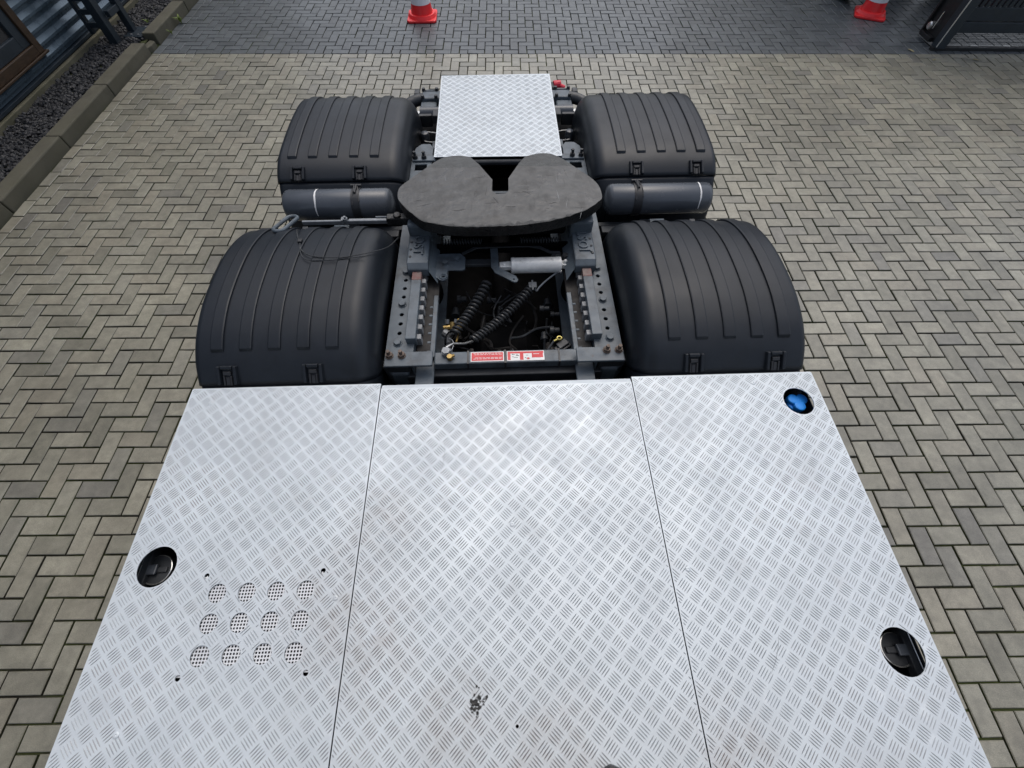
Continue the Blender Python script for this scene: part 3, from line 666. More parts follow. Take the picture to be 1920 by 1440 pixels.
# frame
for s in (-1, 1):
    fr = MB(); sbox(fr, s, .318, .400, -.85, 3.42, .890, .902); sbox(fr, s, .392, .400, -.85, 3.42, .66, .890); sbox(fr, s, .318, .400, -.85, 3.42, .65, .662)
    fr.build('frame_rail', 'grey', truck, bevel=.003, seg=1)
    # perforated mounting angle
    hs = [circ(s*.476, y, .0105, 18) for y in (1.492,1.438,1.384,1.276,1.222,1.168)]
    win = [(s*.432, 2.372), (s*.505, 2.372), (s*.505, 2.435), (s*.432, 2.435)]
    o1 = [(s*.405, .992), (s*.527, .992), (s*.530, 1.70), (s*.527, 2.50), (s*.512, 2.60), (s*.480, 2.640), (s*.425, 2.640), (s*.405, 2.60)]
    pl = plate('mounting_plate', o1, hs+[win, circ(s*.465, 2.555, .012, 16)], .948, .960, 'grey', truck)
    MB().add([(0,0,0)], []) 
    wb = MB(); sbox(wb, s, .405, .413, 1.0, 2.62, .70, .948); sbox(wb, s, .425, .515, 2.365, 2.44, .905, .915); wb.build('plate_web', 'grey', pl)
    gs = MB(); gs.add([(s*.43,2.437,.912),(s*.51,2.437,.912),(s*.51,2.437,.949),(s*.43,2.437,.949)], [(0,1,2,3)]); gs.build('window_edge', 'darkgrey', pl)
    for y in (1.337, 1.112, 1.545): MB().disc(s*.478, y, .960, .021, .003, 20).hexa(s*.478, y, .963, .0175, .012, .3).build('bolt', 'grey', pl, bevel=.0015, seg=1)
    MB().disc(s*.462, 2.395, .915, .019, .003, 16).hexa(s*.462, 2.395, .918, .016, .018, .1).build('bolt', 'bolt', pl, bevel=.0015, seg=1)
    for xq in (.450, .503):
        b = MB(); b.disc(s*xq, 1.035, .974, .018, .003, 16); b.hexa(s*xq, 1.035, .977, .0155, .014, .5); b.cyl((s*xq, 1.035, .99), (s*xq, 1.035, 1.012), .008, 10); b.build('stud_bolt', 'rustbolt', pl)
    for xq in (.452, .505):
        b = MB(); b.disc(s*xq, 2.478, .972, .017, .003, 14); b.hexa(s*xq, 2.478, .975, .0155, .014, .5); b.cyl((s*xq, 2.478, .989), (s*xq, 2.478, 1.012), .0085, 10); b.build('stud_bolt', 'darkgrey', pl)
    MB().prism([(s*.316,.982),(s*.522,.982),(s*.522,1.056),(s*.316,1.056)], .9605, .9735).build('end_plate', 'grey', truck, bevel=.002, seg=1)
    MB().prism([(s*.305,2.452),(s*.522,2.452),(s*.522,2.502),(s*.305,2.502)], .9605, .9715).build('end_plate', 'grey', truck, bevel=.002, seg=1)
    # cut-cornered block that carries the end of the angle
    MB().prism([(s*.432,.985),(s*.505,.985),(s*.548,1.02),(s*.548,1.075),(s*.432,1.075)], .80, .9).build('support_block', 'grey', truck, bevel=.012)
    MB().prism([(s*.42,.995),(s*.535,.995),(s*.535,1.075),(s*.42,1.075)], .9, .947).build('spacer', 'darkgrey', truck, bevel=.003)
    # slide bar, rack and teeth
    a = MB(); sbox(a, s, .392, .438, 1.107, 1.455, .945, 1.0); a.build('slide_bar', 'grey', truck, bevel=.002, seg=1)
    a = MB(); sbox(a, s, .3925, .4375, 1.455, 1.86, .945, .9995); a.build('slide_bar', 'red_iron', truck, bevel=.002, seg=1)
    rk = MB(); sbox(rk, s, .334, .400, 1.056, 1.86, .905, .922); rk = rk.build('rack', 'rack', truck)
    for k in range(8):
        t = MB(); y = 1.139+.0558*k; sbox(t, s, .374, .398, y-.0135, y+.0135, .922, .972); t.build('tooth', 'tooth', rk, bevel=.0015, seg=1)
    rail = MB(); sbox(rail, s, .316, .338, 1.056, 1.42, .903, .927)
    for k in range(6):
        y = 1.088+.052*k; sbox(rail, s, .338, .355, y-.006, y+.006, .905, .9245)
    rail.build('guide_rail', 'grey', truck, bevel=.002, seg=1)
    rail = MB(); sbox(rail, s, .316, .338, 1.42, 1.86, .903, .926); rail.build('guide_rail', 'rack', truck)
    # bearing bracket with cast lettering
    br = MB().prism_x([(1.508,1.0),(1.508,1.012),(1.535,1.032),(1.84,1.034),(1.84,.965),(1.508,.965)], min(s*.358, s*.462), max(s*.358, s*.462))
    br = br.build('bearing_bracket', 'grey', truck, bevel=.006)
    sk = MB(); sk.add([(s*.462,1.545,1.025),(s*.472,1.56,1.0),(s*.472,1.84,1.0),(s*.462,1.84,1.025)], [(0,1,2,3)]); sk.add([(s*.358,1.508,1.0),(s*.358,1.84,1.0),(s*.318,1.84,.955),(s*.318,1.47,.955)], [(0,1,2,3)])
    sk.build('bracket_skirt', 'grey', br)
    tc = bpy.data.curves.new('lettering', 'FONT'); tc.body = 'JOST'; tc.size = .066; tc.extrude = .0045; tc.align_x = 'CENTER'; tc.align_y = 'CENTER'; tc.space_character = 1.08; tc.offset = .0012
    to = bpy.data.objects.new('lettering', tc); COL.objects.link(to)
    me = bpy.data.meshes.new_from_object(to.evaluated_get(bpy.context.evaluated_depsgraph_get())); bpy.data.objects.remove(to)
    me.materials.clear(); me.materials.append(M['grey'])
    lo = bpy.data.objects.new('lettering', me); COL.objects.link(lo); lo.parent = br
    lo.location = (s*.412, 1.66, 1.0355); lo.rotation_euler = (0, 0, R(-90) if s < 0 else R(90))
    for k in range(5): MB().box(s*.448-.006, s*.448+.006, 1.57+.05*k, 1.582+.05*k, 1.030, 1.0365).build('cast_nub', 'darkgrey', br, bevel=.002, seg=1)
    # uprights of the fifth wheel
    up = MB(); sbox(up, s, .35, .465, 1.72, 2.06, .96, 1.10); up.build('pedestal', 'grey', truck, bevel=.015)

# fifth wheel plate
FW = [(-.5,1.834),(-.497,1.898),(-.453,1.962),(-.39,2.038),(-.327,2.112),(-.279,2.147),(-.205,2.157),(-.149,2.143),(-.105,2.08),(-.036,1.95),(-.04,1.866),(-.019,1.838),(.03,1.841),(.043,1.864),(.045,1.958),(.105,2.084),(.139,2.14),(.209,2.165),(.272,2.161),(.331,2.119),(.397,2.036),(.461,1.956),(.494,1.888),(.5,1.805),(.483,1.77),(.43,1.719),(.369,1.683),(.287,1.647),(.19,1.621),(.08,1.605),(-.04,1.600),(-.147,1.600),(-.24,1.610),(-.301,1.624),(-.363,1.646),(-.411,1.693),(-.454,1.745),(-.488,1.798)]
FWs = [(p.x, p.y) for p in resample(catmull([(x, y, 0) for x, y in FW[16:]+FW[:8]], 5), 130)]+FW[8:16]
def ramp(bm):
    bmesh.ops.bisect_plane(bm, geom=bm.verts[:]+bm.edges[:]+bm.faces[:], plane_co=(0,2.055,0), plane_no=(0,1,0))
    bmesh.ops.bisect_plane(bm, geom=bm.verts[:]+bm.edges[:]+bm.faces[:], plane_co=(0,2.11,0), plane_no=(0,1,0))
    for v in bm.verts:
        yc = 2.055+.06*abs(v.co.x)-.03
        if v.co.y > 2.0551:                     # the horns ramp down and reach further back as they drop
            dz = (v.co.y-2.055)*.42; v.co.z -= dz; k = 1+dz/1.328; v.co.x *= k; v.co.y *= k
fifth = plate('fifth_wheel', FWs, [], 1.128, 1.18, 'fifth', truck, post=ramp)
bv = fifth.modifiers.new('bevel', 'BEVEL'); bv.width = .006; bv.segments = 2; bv.limit_method = 'ANGLE'; bv.angle_limit = R(50)
gz = MB(); fr_ = [p for p in FWs if p[1] < 1.80]; fr_.sort(key=lambda p: math.atan2(p[1]-1.95, p[0])); vs = []; k = len(fr_)
for i, (x, y) in enumerate(fr_):
    d = Vector((-x, 1.95-y)).normalized(); edge = math.sin(math.pi*i/(k-1))
    inn = edge*(random.uniform(.004, .020)+(.014 if random.random() < .2 else 0)); out = random.uniform(.001, .009)
    vs += [(x+d.x*inn, y+d.y*inn, 1.1815), (x-d.x*out*.4, y-d.y*out*.4, 1.1835+random.uniform(-.001,.002)), (x-d.x*out, y-d.y*out, 1.174-random.uniform(0,.02)), (x-d.x*.002, y-d.y*.002, 1.13)]
gz.add(vs, [(i*4+j, i*4+j+1, (i+1)*4+j+1, (i+1)*4+j) for i in range(k-1) for j in range(3)])
gz.build('grease_rim', 'grease', fifth, smooth=True, ang=60)
fl = MB()                                       # smears and scratches on the plate
for (x, y, l, a) in ((.13,1.845,.05,-.5),(.14,1.875,.025,1.3),(-.02,1.79,.06,-1.1),(-.07,1.86,.08,1.45),(-.115,1.84,.06,1.5),(.25,1.76,.04,.2),(-.2,1.72,.07,.1),(.05,1.74,.05,0)):
    pts = [(x+l*(t-.5)*math.cos(a)+random.gauss(0,.002), y+l*(t-.5)*math.sin(a)+random.gauss(0,.002), 1.1796) for t in (0,.25,.5,.75,1)]
    fl.tube(pts, [.0006,.0016,.0012,.0018,.0006], 5)
fl.build('grease_smear', 'grease', fifth)
for k in range(46):                             # thin scrape marks left by the trailer plate
    x, y = random.uniform(-.40, .40), random.uniform(1.68, 2.0)
    if abs(x) < .07 and y > 1.80: continue
    l = random.uniform(.02, .09); a = random.choice((1.5, 1.5, .1))+random.gauss(0, .15); q = MB()
    q.tube([(x+l*(t-.5)*math.cos(a)+random.gauss(0,.001), y+l*(t-.5)*math.sin(a), 1.1800) for t in (0,.5,1)], [.0003,.0011,.0003], 4)
    q.build('scrape', random.choice(('grease','fifth','bolt','grease')), fifth)
j = MB(); j.box(-.034, .030, 1.83, 1.905, 1.06, 1.125); j.box(-.038, .05, 1.90, 1.915, 1.10, 1.14); j.box(.026, .040, 1.86, 1.92, 1.07, 1.13)
j.build('lock_jaw', 'grey', fifth, bevel=.005)
MB().box(-.33, .33, 1.72, 1.99, 1.02, 1.10).build('lock_housing', 'under', fifth, bevel=.02)

# release lever
lv = MB(); lv.box(-.993, -.76, 1.778, 1.790, 1.064, 1.086); lv.box(-.76, -.57, 1.775, 1.794, 1.066, 1.088); lv.box(-.627, -.546, 1.794, 1.800, 1.06, 1.095)
lv = lv.build('release_lever', 'bolt', truck, bevel=.002, seg=1)
pa, pb = Vector((-1.066, 1.693)), Vector((-1.046, 1.803)); d = (pb-pa).normalized(); p = Vector((-d.y, d.x)); loop = []
for k in range(13): a = math.pi*k/12; loop.append((pb+p*.027*math.cos(a)+d*.027*math.sin(a), .027*math.cos(a)))
for k in range(13): a = math.pi+math.pi*k/12; loop.append((pa+p*.027*math.cos(a)+d*.027*math.sin(a), .027*math.cos(a)))
MB().tube([(q.x, q.y, 1.088+.28*(1.80-q.y)) for q, e in loop], .009, 10, True).build('handle_loop', 'grey', lv, smooth=True)
b = MB(); b.hexa(-.775, 1.784, 1.086, .012, .012); b.cyl((-.775,1.784,1.094),(-.775,1.784,1.108),.006,8); b.box(-.795, -.785, 1.771, 1.797, 1.074, 1.096); b.build('lever_bolt', 'bolt', lv)
b = MB(); b.box(-.57, -.45, 1.766, 1.806, 1.06, 1.105); b.disc(-.515, 1.784, 1.105, .02, .012); b.build('lever_guide', 'grease', lv, bevel=.008)
def zf(y): return min(smF, key=lambda q: abs(q.y-y)).z
cab = [(-1.0,1.80,1.0),(-.965,1.66,zf(1.66)+.02),(-.915,1.53,zf(1.53)+.013),(-.885,1.47,zf(1.47)+.013),(-.84,1.435,zf(1.43)+.014),(-.77,1.422,zf(1.42)+.013),(-.70,1.42,zf(1.42)+.013),(-.63,1.44,zf(1.44)+.010),(-.585,1.475,1.16),(-.53,1.55,1.12),(-.50,1.66,1.08)]
MB().tube(catmull(cab, 6), .0022, 6).build('cable', 'hose', truck, smooth=True)
cab = [(-.915,1.545,zf(1.54)+.012),(-.89,1.46,zf(1.46)+.013),(-.85,1.41,zf(1.41)+.013),(-.76,1.405,zf(1.4)+.013),(-.69,1.412,zf(1.41)+.013),(-.60,1.428,zf(1.43)+.012)]
MB().tube(catmull(cab, 6), .002, 6).build('cable', 'hose', truck, smooth=True)
MB().box(-.925, -.905, 1.535, 1.555, zf(1.54)+.004, zf(1.54)+.022).build('cable_tie', 'latch', truck, bevel=.003)

# air tanks
for s in (-1, 1):
    ty, tz, r = 2.018, 1.0, .080
    xa, xb = .575, 1.165
    pr_ = [(xa-.0, .012), (xa+.006, r*.55), (xa+.014, r*.84), (xa+.024, r*.955), (xa+.033, r*.985), (xa+.035, r), (xb-.035, r), (xb-.033, r*.985), (xb-.024, r*.955), (xb-.014, r*.84), (xb-.006, r*.55), (xb, .012)]
    tk = MB().lathe([(s*a, q) for a, q in pr_], (0, ty, tz), 'x', 48).build('air_tank', 'tank', truck, smooth=True, ang=60)
    xs, xw = (.765, .975) if s < 0 else (.745, 1.08)
    MB().lathe([(s*xs-.022, r+.001), (s*xs-.022, r+.004), (s*xs+.022, r+.004), (s*xs+.022, r+.001)], (0, ty, tz), 'x', 40).build('strap', 'latch', tk, smooth=True)
    bk = MB(); bk.cyl((s*xs-.03, ty+.045, tz+r+.002), (s*xs+.028, ty+.045, tz+r+.002), .008, 10); bk.cyl((s*xs, ty-.02, tz+r+.006), (s*xs, ty+.045, tz+r+.006), .006, 8)
    bk.tube([(s*xs-.01, ty+.04, tz+r+.006), (s*xs-.005, ty-.01, tz+r+.008), (s*xs-.012, ty-.045, tz+r*.82), (s*xs-.016, ty-.07, tz+r*.62)], .004, 6); bk.tube([(s*xs+.008, ty+.03, tz+r+.006), (s*xs+.02, ty-.03, tz+r*.98), (s*xs+.022, ty-.06, tz+r*.75)], .003, 6)
    bk.build('strap_buckle', 'latch', tk, smooth=True)
    wl = MB(); vs = []; n = 26                    # brushed white paint line
    for k in range(n):
        a = R(35+150*k/(n-1)); wob = .0012*math.sin(k*.5)+random.uniform(-.0003,.0003); hw = .0042*(.5+.5*math.sin(math.pi*k/(n-1)))+random.uniform(-.0005,.0005)
        for e in (-1, 1): vs.append((s*xw+wob+e*hw, ty+(r+.0008)*math.cos(a), tz+(r+.0008)*math.sin(a)))
    wl.add(vs, [(2*i, 2*i+1, 2*i+3, 2*i+2) for i in range(n-1)]); wl.build('paint_line', 'white', tk, smooth=True)
    bkt = MB(); sbox(bkt, s, .40, 1.10, 1.93, 1.96, .86, .90); sbox(bkt, s, .78, .86, 1.80, 1.95, .90, .925); sbox(bkt, s, 1.02, 1.05, 1.84, 1.87, .90, .985); sbox(bkt, s, .56, .72, 1.86, 1.91, .885, .915)
    bkt.build('tank_bracket', 'darkgrey', truck, bevel=.004)
    a = MB(); sbox(a, s, .815, .895, 1.855, 1.90, .955, .965); a.build('bracket_tab', 'grey', truck, bevel=.002)

# cross beam with stickers
cbm = MB().box(-.316, .332, 1.014, 1.079, .885, .930).build('cross_beam', 'grey', truck, bevel=.005)
MB().box(-.45, .45, .985, 1.03, .80, .875).build('lower_beam', 'darkgrey', truck, bevel=.006)
def sticker(x0, x1, kind):
    t = MB(); z = .9302; t.box(x0, x1, 1.022, 1.073, z, z+.0008)
    t.k = 1
    if kind == 0:
        t.box(x0+.004, x1-.004, 1.026, 1.069, z+.0008, z+.0014); t.k = 0
        for yy in (1.034, 1.057, 1.063, 1.040):
            x = x0+.010+random.uniform(0,.01)
            while x < x1-.014:
                l = random.uniform(.005, .018); t.box(x, min(x+l, x1-.009), yy, yy+.0022, z+.0014, z+.0018); x += l+.004
    else:
        t.box(x0+.003, x1-.003, 1.060, 1.070, z+.0008, z+.0014); t.box(x0+.003, x0+.016, 1.026, 1.060, z+.0008, z+.0014); t.box(x0+.058, x0+.074, 1.025, 1.060, z+.0008, z+.0014); t.box(x0+.112, x1-.006, 1.036, 1.060, z+.0008, z+.0014); t.box(x0+.09, x0+.10, 1.027, 1.037, z+.0008, z+.0014)
        t.k = 2
        for q in range(12):
            a = x0+random.choice((.022,.030,.040,.080,.086)); yy = random.uniform(1.03, 1.056); t.box(a, a+random.uniform(.006,.018), yy, yy+.0018, z+.0008, z+.0012+q*1e-5)
        t.k = 0
        t.box(x0+.118, x0+.145, 1.054, 1.0565, z+.0014, z+.0018)
    t.build('sticker', ['white', 'redprint', 'latch'], cbm)
sticker(-.153, -.004, 0); sticker(.010, .178, 1)
tb = MB()
for x in (-.165, .002, .245): tb.box(x-.004, x+.004, 1.012, 1.081, .884, .9325)
tb.build('cable_tie', 'latch', cbm)

# lock cylinder, lever and plates between the rails
zc = .95
cy = MB().lathe([(.046,.034),(.048,.039),(.060,.041),(.066,.039),(.072,.039),(.285,.039),(.290,.041),(.300,.039),(.302,.03)], (0, 1.585, zc), 'x', 36).build('lock_cylinder', 'steel', truck, smooth=True, ang=40)
k = MB(); k.box(-.012, .046, 1.565, 1.60, zc-.012, zc+.012); k.cyl((.012,1.582,zc+.012),(.012,1.582,zc+.02),.009,10); k.cyl((-.005,1.605,zc),(.046,1.605,zc+.004),.006,8); k.build('clevis', 'steel', cy, bevel=.002)
k = MB(); k.box(.302, .345, 1.568, 1.602, zc-.014, zc+.014); k.cyl((.322,1.585,zc+.014),(.322,1.585,zc+.03),.010,6); k.build('clevis', 'steel', cy, bevel=.003)
k = MB(); k.disc(.324, 1.625, zc+.01, .019, .006); k.hexa(.324, 1.625, zc+.016, .016, .014); k.disc(.268, 1.64, zc, .014, .005); k.hexa(.268, 1.64, zc+.005, .012, .01); k.build('bolt', 'darkgrey', cy)
def strip(pts, hw):
    P = [Vector(p) for p in pts]; L = []; Rr = []
    for i, q in enumerate(P):
        t = (P[min(i+1,len(P)-1)]-P[max(i-1,0)]).normalized(); n = Vector((-t.y, t.x)); L.append(tuple(q+n*hw)); Rr.append(tuple(q-n*hw))
    return L+Rr[::-1]
lvp = strip([(-.038,1.69),(-.036,1.63),(-.036,1.565),(-.022,1.535),(.02,1.505),(.058,1.478)], .019)
e2 = [(.058+.019*math.cos(R(-50+ -0+a)), 1.478+.019*math.sin(R(-50+a))) for a in (60,30,0,-30,-60)]
plate('lock_lever', lvp[:6]+[(.072,1.482),(.078,1.47),(.072,1.458),(.058,1.455)]+lvp[6:], [circ(.056,1.474,.0055,12)], .962, .970, 'grey', truck)
MB().box(-.25, -.055, 1.60, 1.64, .93, .948).build('cross_bar', 'darkgrey', truck, bevel=.003)
MB().box(-.33, .36, 1.70, 1.715, .93, .985).build('cross_member', 'under', truck)
tp = strip([(-.20,1.655),(-.13,1.70),(0,1.705),(.14,1.705),(.20,1.69),(.25,1.655),(.30,1.65)], .008)
plate('spring_guide', tp, [], .965, .972, 'darkgrey', truck)
ear = [(-.335,1.66),(-.21,1.66),(-.185,1.63),(-.185,1.555),(-.20,1.545),(-.27,1.548),(-.275,1.525),(-.268,1.505),(-.275,1.488),(-.292,1.478),(-.31,1.484),(-.335,1.51)]
plate('bracket_ear', ear, [circ(-.292,1.503,.008,14)], .958, .968, 'grey', truck)
MB().tube([(-.292+.016*math.cos(a*.5236), 1.503+.016*math.sin(a*.5236), .970) for a in range(12)], .005, 6, True).build('ear_ring', 'grey', truck, smooth=True)
for q in ((-.285,1.59),(-.225,1.615)): MB().disc(q[0], q[1], .968, .017, .003).hexa(q[0], q[1], .971, .0145, .012, .2).build('bolt', 'grey', truck)
def helix(p0, p1, rad, turns, tr, sag=0, n=12):
    a, b = Vector(p0), Vector(p1); d = (b-a).normalized(); u = d.orthogonal().normalized(); v = d.cross(u); pts = []
    N = int(turns*n)
    for i in range(N+1):
        t = i/N; an = 2*math.pi*turns*t; pts.append(a.lerp(b, t)+Vector((0,0,-sag*math.sin(math.pi*t)))+(u*math.cos(an)+v*math.sin(an))*rad)
    return pts
MB().tube(helix((-.30,1.72,.99),(-.10,1.72,.99),.014,14,.003), .003, 5).build('spring', 'darkgrey', truck, smooth=True)
MB().tube(helix((.10,1.72,.99),(.30,1.72,.99),.014,14,.003), .003, 5).build('spring', 'darkgrey', truck, smooth=True)
MB().tube(helix((-.075,1.555,.87),(-.245,1.255,.83),.0215,15,.007,.02), .0075, 8).build('coiled_hose', 'hose', truck, smooth=True)
MB().tube(helix((.155,1.515,.87),(-.150,1.190,.86),.0195,22,.006,.03), .0065, 8).build('coiled_hose', 'hose', truck, smooth=True)
MB().tube(catmull([(.30,1.555,.935),(.275,1.55,.925),(.225,1.525,.90),(.19,1.50,.88),(.175,1.485,.87),(.165,1.51,.87)], 6), .0048, 8).build('hose_pipe', 'bolt', truck, smooth=True)
MB().cyl((.302,1.552,.935), (.29,1.552,.935), .010, 10).build('hose_fitting', 'silver', truck)
k = MB(); k.box(.135, .175, 1.49, 1.525, .885, .892); k.box(.15, .158, 1.47, 1.535, .892, .897); k.build('hose_clip', 'bolt', truck)
MB().tube([(-.15,1.185,.86),(-.19,1.15,.89),(-.235,1.112,.945),(-.262,1.085,.955)], [.0065,.006,.0055,.0075], 10).build('hose_pipe', 'silver', truck, smooth=True)
k = MB(); k.disc(-.262, 1.068, .931, .021, .020, 14); k.hexa(-.262, 1.068, .951, .019, .010); k.cyl((-.262,1.068,.95),(-.235,1.07,.955),.008,8); k.build('hose_fitting', 'bolt', truck)
k = MB(); k.cyl((-.245,1.04,.931),(-.245,1.04,.955),.012,10); k.cyl((-.245,1.04,.945),(-.225,1.05,.945),.007,8); k.build('hose_elbow', 'brass', truck)
MB().tube(catmull([(-.245,1.255,.83),(-.262,1.235,.85),(-.268,1.20,.87),(-.262,1.15,.88),(-.258,1.11,.89)], 5), .008, 8).build('hose_pipe', 'hose', truck, smooth=True)
k = MB(); k.cyl((-.264,1.19,.875),(-.262,1.155,.882),.013,10); k.cyl((-.262,1.15,.882),(-.26,1.115,.888),.011,10); k.build('hose_fitting', 'darkgrey', truck)
MB().tube(catmull([(-.262,1.18,.895),(-.243,1.165,.90),(-.237,1.14,.90),(-.242,1.11,.90)], 4), .0022, 6).build('wire', 'bolt', truck)
k = MB(); k.cyl((-.305,1.315,.80),(-.215,1.325,.80),.014,10); k.cyl((-.225,1.29,.80),(-.225,1.36,.80),.018,10); k.cyl((-.26,1.30,.80),(-.26,1.335,.82),.012,8); k.cyl((-.225,1.285,.80),(-.235,1.21,.82),.005,6)
k.build('valve', 'brass', truck, smooth=True)
k = MB(); k.cyl((-.30,1.285,.80),(-.28,1.27,.80),.022,10); k.cyl((-.285,1.33,.815),(-.285,1.345,.83),.012,8); k.cyl((-.245,1.335,.815),(-.24,1.35,.825),.008,8); k.build('valve_cap', 'bolt', truck, smooth=True)
k = MB(); k.prism([(.235,1.135),(.300,1.185),(.325,1.150),(.255,1.098)], .83, .86); k.prism([(.245,1.150),(.290,1.182),(.312,1.155),(.262,1.118)], .86, .872); k.build('relay_box', 'darkgrey', truck, bevel=.004)
MB().tube([(.262+.011*math.cos(a*.6283), 1.172+.009*math.sin(a*.6283), .886) for a in range(10)], .0035, 6, True).build('cable_lug', 'yellow', truck, smooth=True)
MB().tube([(.250,1.165,.885),(.235,1.157,.884)], .005, 8).build('cable_lug', 'yellow', truck)
MB().tube([(.235,1.157,.884),(.20,1.11,.87),(.165,1.07,.84),(.12,1.0,.80)], .005, 8).build('cable', 'darkgrey', truck, smooth=True)
for (a, b) in (((-.2,1.05,.84),(-.05,.93,.86)),((-.28,1.04,.82),(-.12,.90,.84)),((.05,1.06,.80),(-.02,.90,.86)),((.12,1.06,.80),(.04,.90,.85)),((.16,1.05,.80),(.08,.90,.86)),((.24,1.05,.80),(.18,.90,.84))):
    mid = ((a[0]+b[0])/2+.01, (a[1]+b[1])/2, min(a[2],b[2])-.02); MB().tube(catmull([a, mid, b], 6), .005, 6).build('cable', 'darkgrey', truck, smooth=True)
# gearbox, shaft, and dark masses added so gaps below read as shade
MB().lathe([(-.25,.05),(-.2,.15),(.12,.17),(.2,.10),(.45,.055)], (0, 1.05, .58), 'y', 24).build('gearbox', 'under', truck, smooth=True)
MB().cyl((0,.2,.6),(0,2.6,.52),.06,16).build('drive_shaft', 'under', truck, smooth=True)
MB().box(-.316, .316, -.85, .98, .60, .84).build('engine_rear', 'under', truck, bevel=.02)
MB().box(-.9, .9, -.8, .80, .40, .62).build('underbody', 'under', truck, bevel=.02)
for y in (1.33, 2.62):
    for s in (-1, 1):
        MB().lathe([(0,.11),(.02,.13),(.10,.135),(.18,.13),(.20,.11)], (s*.47, y+.33, .52), 'z', 24).build('air_bellow', 'under', truck, smooth=True)
        k = MB(); sbox(k, s, .40, .54, y-.5, y+.45, .42, .5); k.build('suspension_arm', 'under', truck, bevel=.02)

MB().box(-.60, .60, .8, 3.25, .30, .36).build('belly_shade_sheet', 'under', truck, bevel=.01)  # added black sheet standing in for the unlit space under the frame
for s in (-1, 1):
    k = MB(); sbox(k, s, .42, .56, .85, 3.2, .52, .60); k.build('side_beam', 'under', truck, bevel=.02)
MB().box(-1.24, -.6, -.8, .84, .42, .62).build('tank_shade_box', 'under', truck, bevel=.02)  # added black boxes, so the deck holes look down into deep shade
MB().box(.6, 1.24, -.8, .84, .42, .62).build('tank_shade_box', 'under', truck, bevel=.02)
for s in (-1, 1):
    k = MB(); sbox(k, s, 1.251, 1.256, -.75, .84, .60, .975); k.build('side_skirt', 'darkgrey', truck, bevel=.004)
# rear deck plate and what shows beside it
rp = plate('rear_deck_plate', [(-.383,2.440),(.381,2.432),(.384,3.415),(-.386,3.405)], [], .996, 1.0, 'alu', truck)
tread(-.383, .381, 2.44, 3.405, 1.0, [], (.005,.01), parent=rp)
k = MB(); k.box(-.386, -.3825, 2.44, 3.405, .965, .9985); k.box(.3805, .384, 2.44, 3.41, .965, .9985); k.box(-.383, .381, 3.405, 3.409, .965, .9985); k.build('edge_lip', 'alu', rp)
MB().prism_x([(2.415,.975),(2.425,.984),(2.436,.984),(2.436,.955),(2.415,.955)], -.32, .32).build('rear_cross_member', 'darkgrey', truck, bevel=.008)
MB().box(-.38, .38, 3.30, 3.40, .70, .95).build('tail_beam', 'darkgrey', truck, bevel=.008)
for s in (-1, 1):
    k = MB(); sbox(k, s, .40, .54, 3.30, 3.40, .84, .905); sbox(k, s, .43, .545, 3.22, 3.30, .86, .885); sbox(k, s, .43, .545, 3.42, 3.44, .86, .90); k = k.build('stabiliser_clamp', 'grey', truck, bevel=.012)
    for a, b in ((.435,3.31),(.53,3.31),(.435,3.41),(.53,3.41)): MB().disc(s*a, b, .90, .014, .008, 12).hexa(s*a, b, .908, .012, .012).build('bolt', 'darkgrey', k)
    q = MB(); q.cyl((s*.39,3.22,.84), (s*.55,3.22,.84), .045, 20); q.build('clamp_bush', 'tank', k, smooth=True)
    MB().tube(catmull([(s*.53,3.36,.87),(s*.60,3.34,.865),(s*.68,3.28,.85),(s*.75,3.2,.84)], 6), .038, 16).build('stabiliser_bar', 'darkgrey', truck, smooth=True)
    q = MB(); q.lathe([(0,.030),(.05,.030),(.062,.024),(.066,.01)], (s*.505, 2.98, .78), 'z', 18); q.cyl((s*.507,2.90,.76),(s*.507,2.90,.80),.018,12); q.build('valve', 'tank', truck, smooth=True)
    q = MB(); q.cyl((s*.505,3.03,.82),(s*.38,3.00,.82),.0035,6); q.cyl((s*.505,2.93,.81),(s*.38,2.90,.81),.0035,6); q.cyl((s*.55,3.20,.84),(s*.56,3.02,.76),.0035,6); q.build('wire', 'steel', truck)
    q = MB(); q.tube(catmull([(s*.56,3.05,.78),(s*.565,2.95,.76),(s*.545,2.88,.74),(s*.555,2.83,.74)], 5), .005, 6); q.build('pipe', 'rack', truck)
    q = MB(); q.prism([(s*.555,3.165),(s*.59,3.18),(s*.56,3.205),(s*.545,3.19)], .86, .87); q.build('tab', 'silver', truck)
q = MB(); q.cyl((.425,3.47,.90),(.48,3.48,.90),.028,14); q.cyl((.475,3.46,.90),(.51,3.45,.89),.016,10); q.build('coupling_cap', 'redcap', truck, bevel=.004)
MB().box(.395, .43, 3.42, 3.50, .86, .91).build('coupling_bracket', 'darkgrey', truck, bevel=.004)

MB().box(-1.15, 1.15, 3.30, 3.42, .42, .58).build('underrun_bar', 'under', truck, bevel=.02)
MB().box(-.62, .62, 2.75, 3.62, .56, .66).build('rear_shade_blocker', 'under', truck, bevel=.02)  # added dark blocker, keeps the gaps beside the rear plate in shade
random.seed(31)
for k in range(34):                             # hoses and looms sagging in the well
    x0, y0 = random.uniform(-.28, .28), random.uniform(1.10, 1.65); a = random.uniform(0, 6.28); l = random.uniform(.12, .32); z0 = random.uniform(.60, .84)
    P3 = [(x0+l*t*math.cos(a+t), y0+l*t*math.sin(a+t), z0-.06*math.sin(3.1*t)+random.uniform(-.02,.02)) for t in (0,.33,.66,1)]
    P3 = [(max(-.29, min(.29, p[0])), max(1.1, min(1.7, p[1])), p[2]) for p in P3]
    MB().tube(catmull(P3, 5), random.choice((.004,.006,.009)), 6).build('hose', random.choice(('hose','darkgrey','rack')), truck, smooth=True)
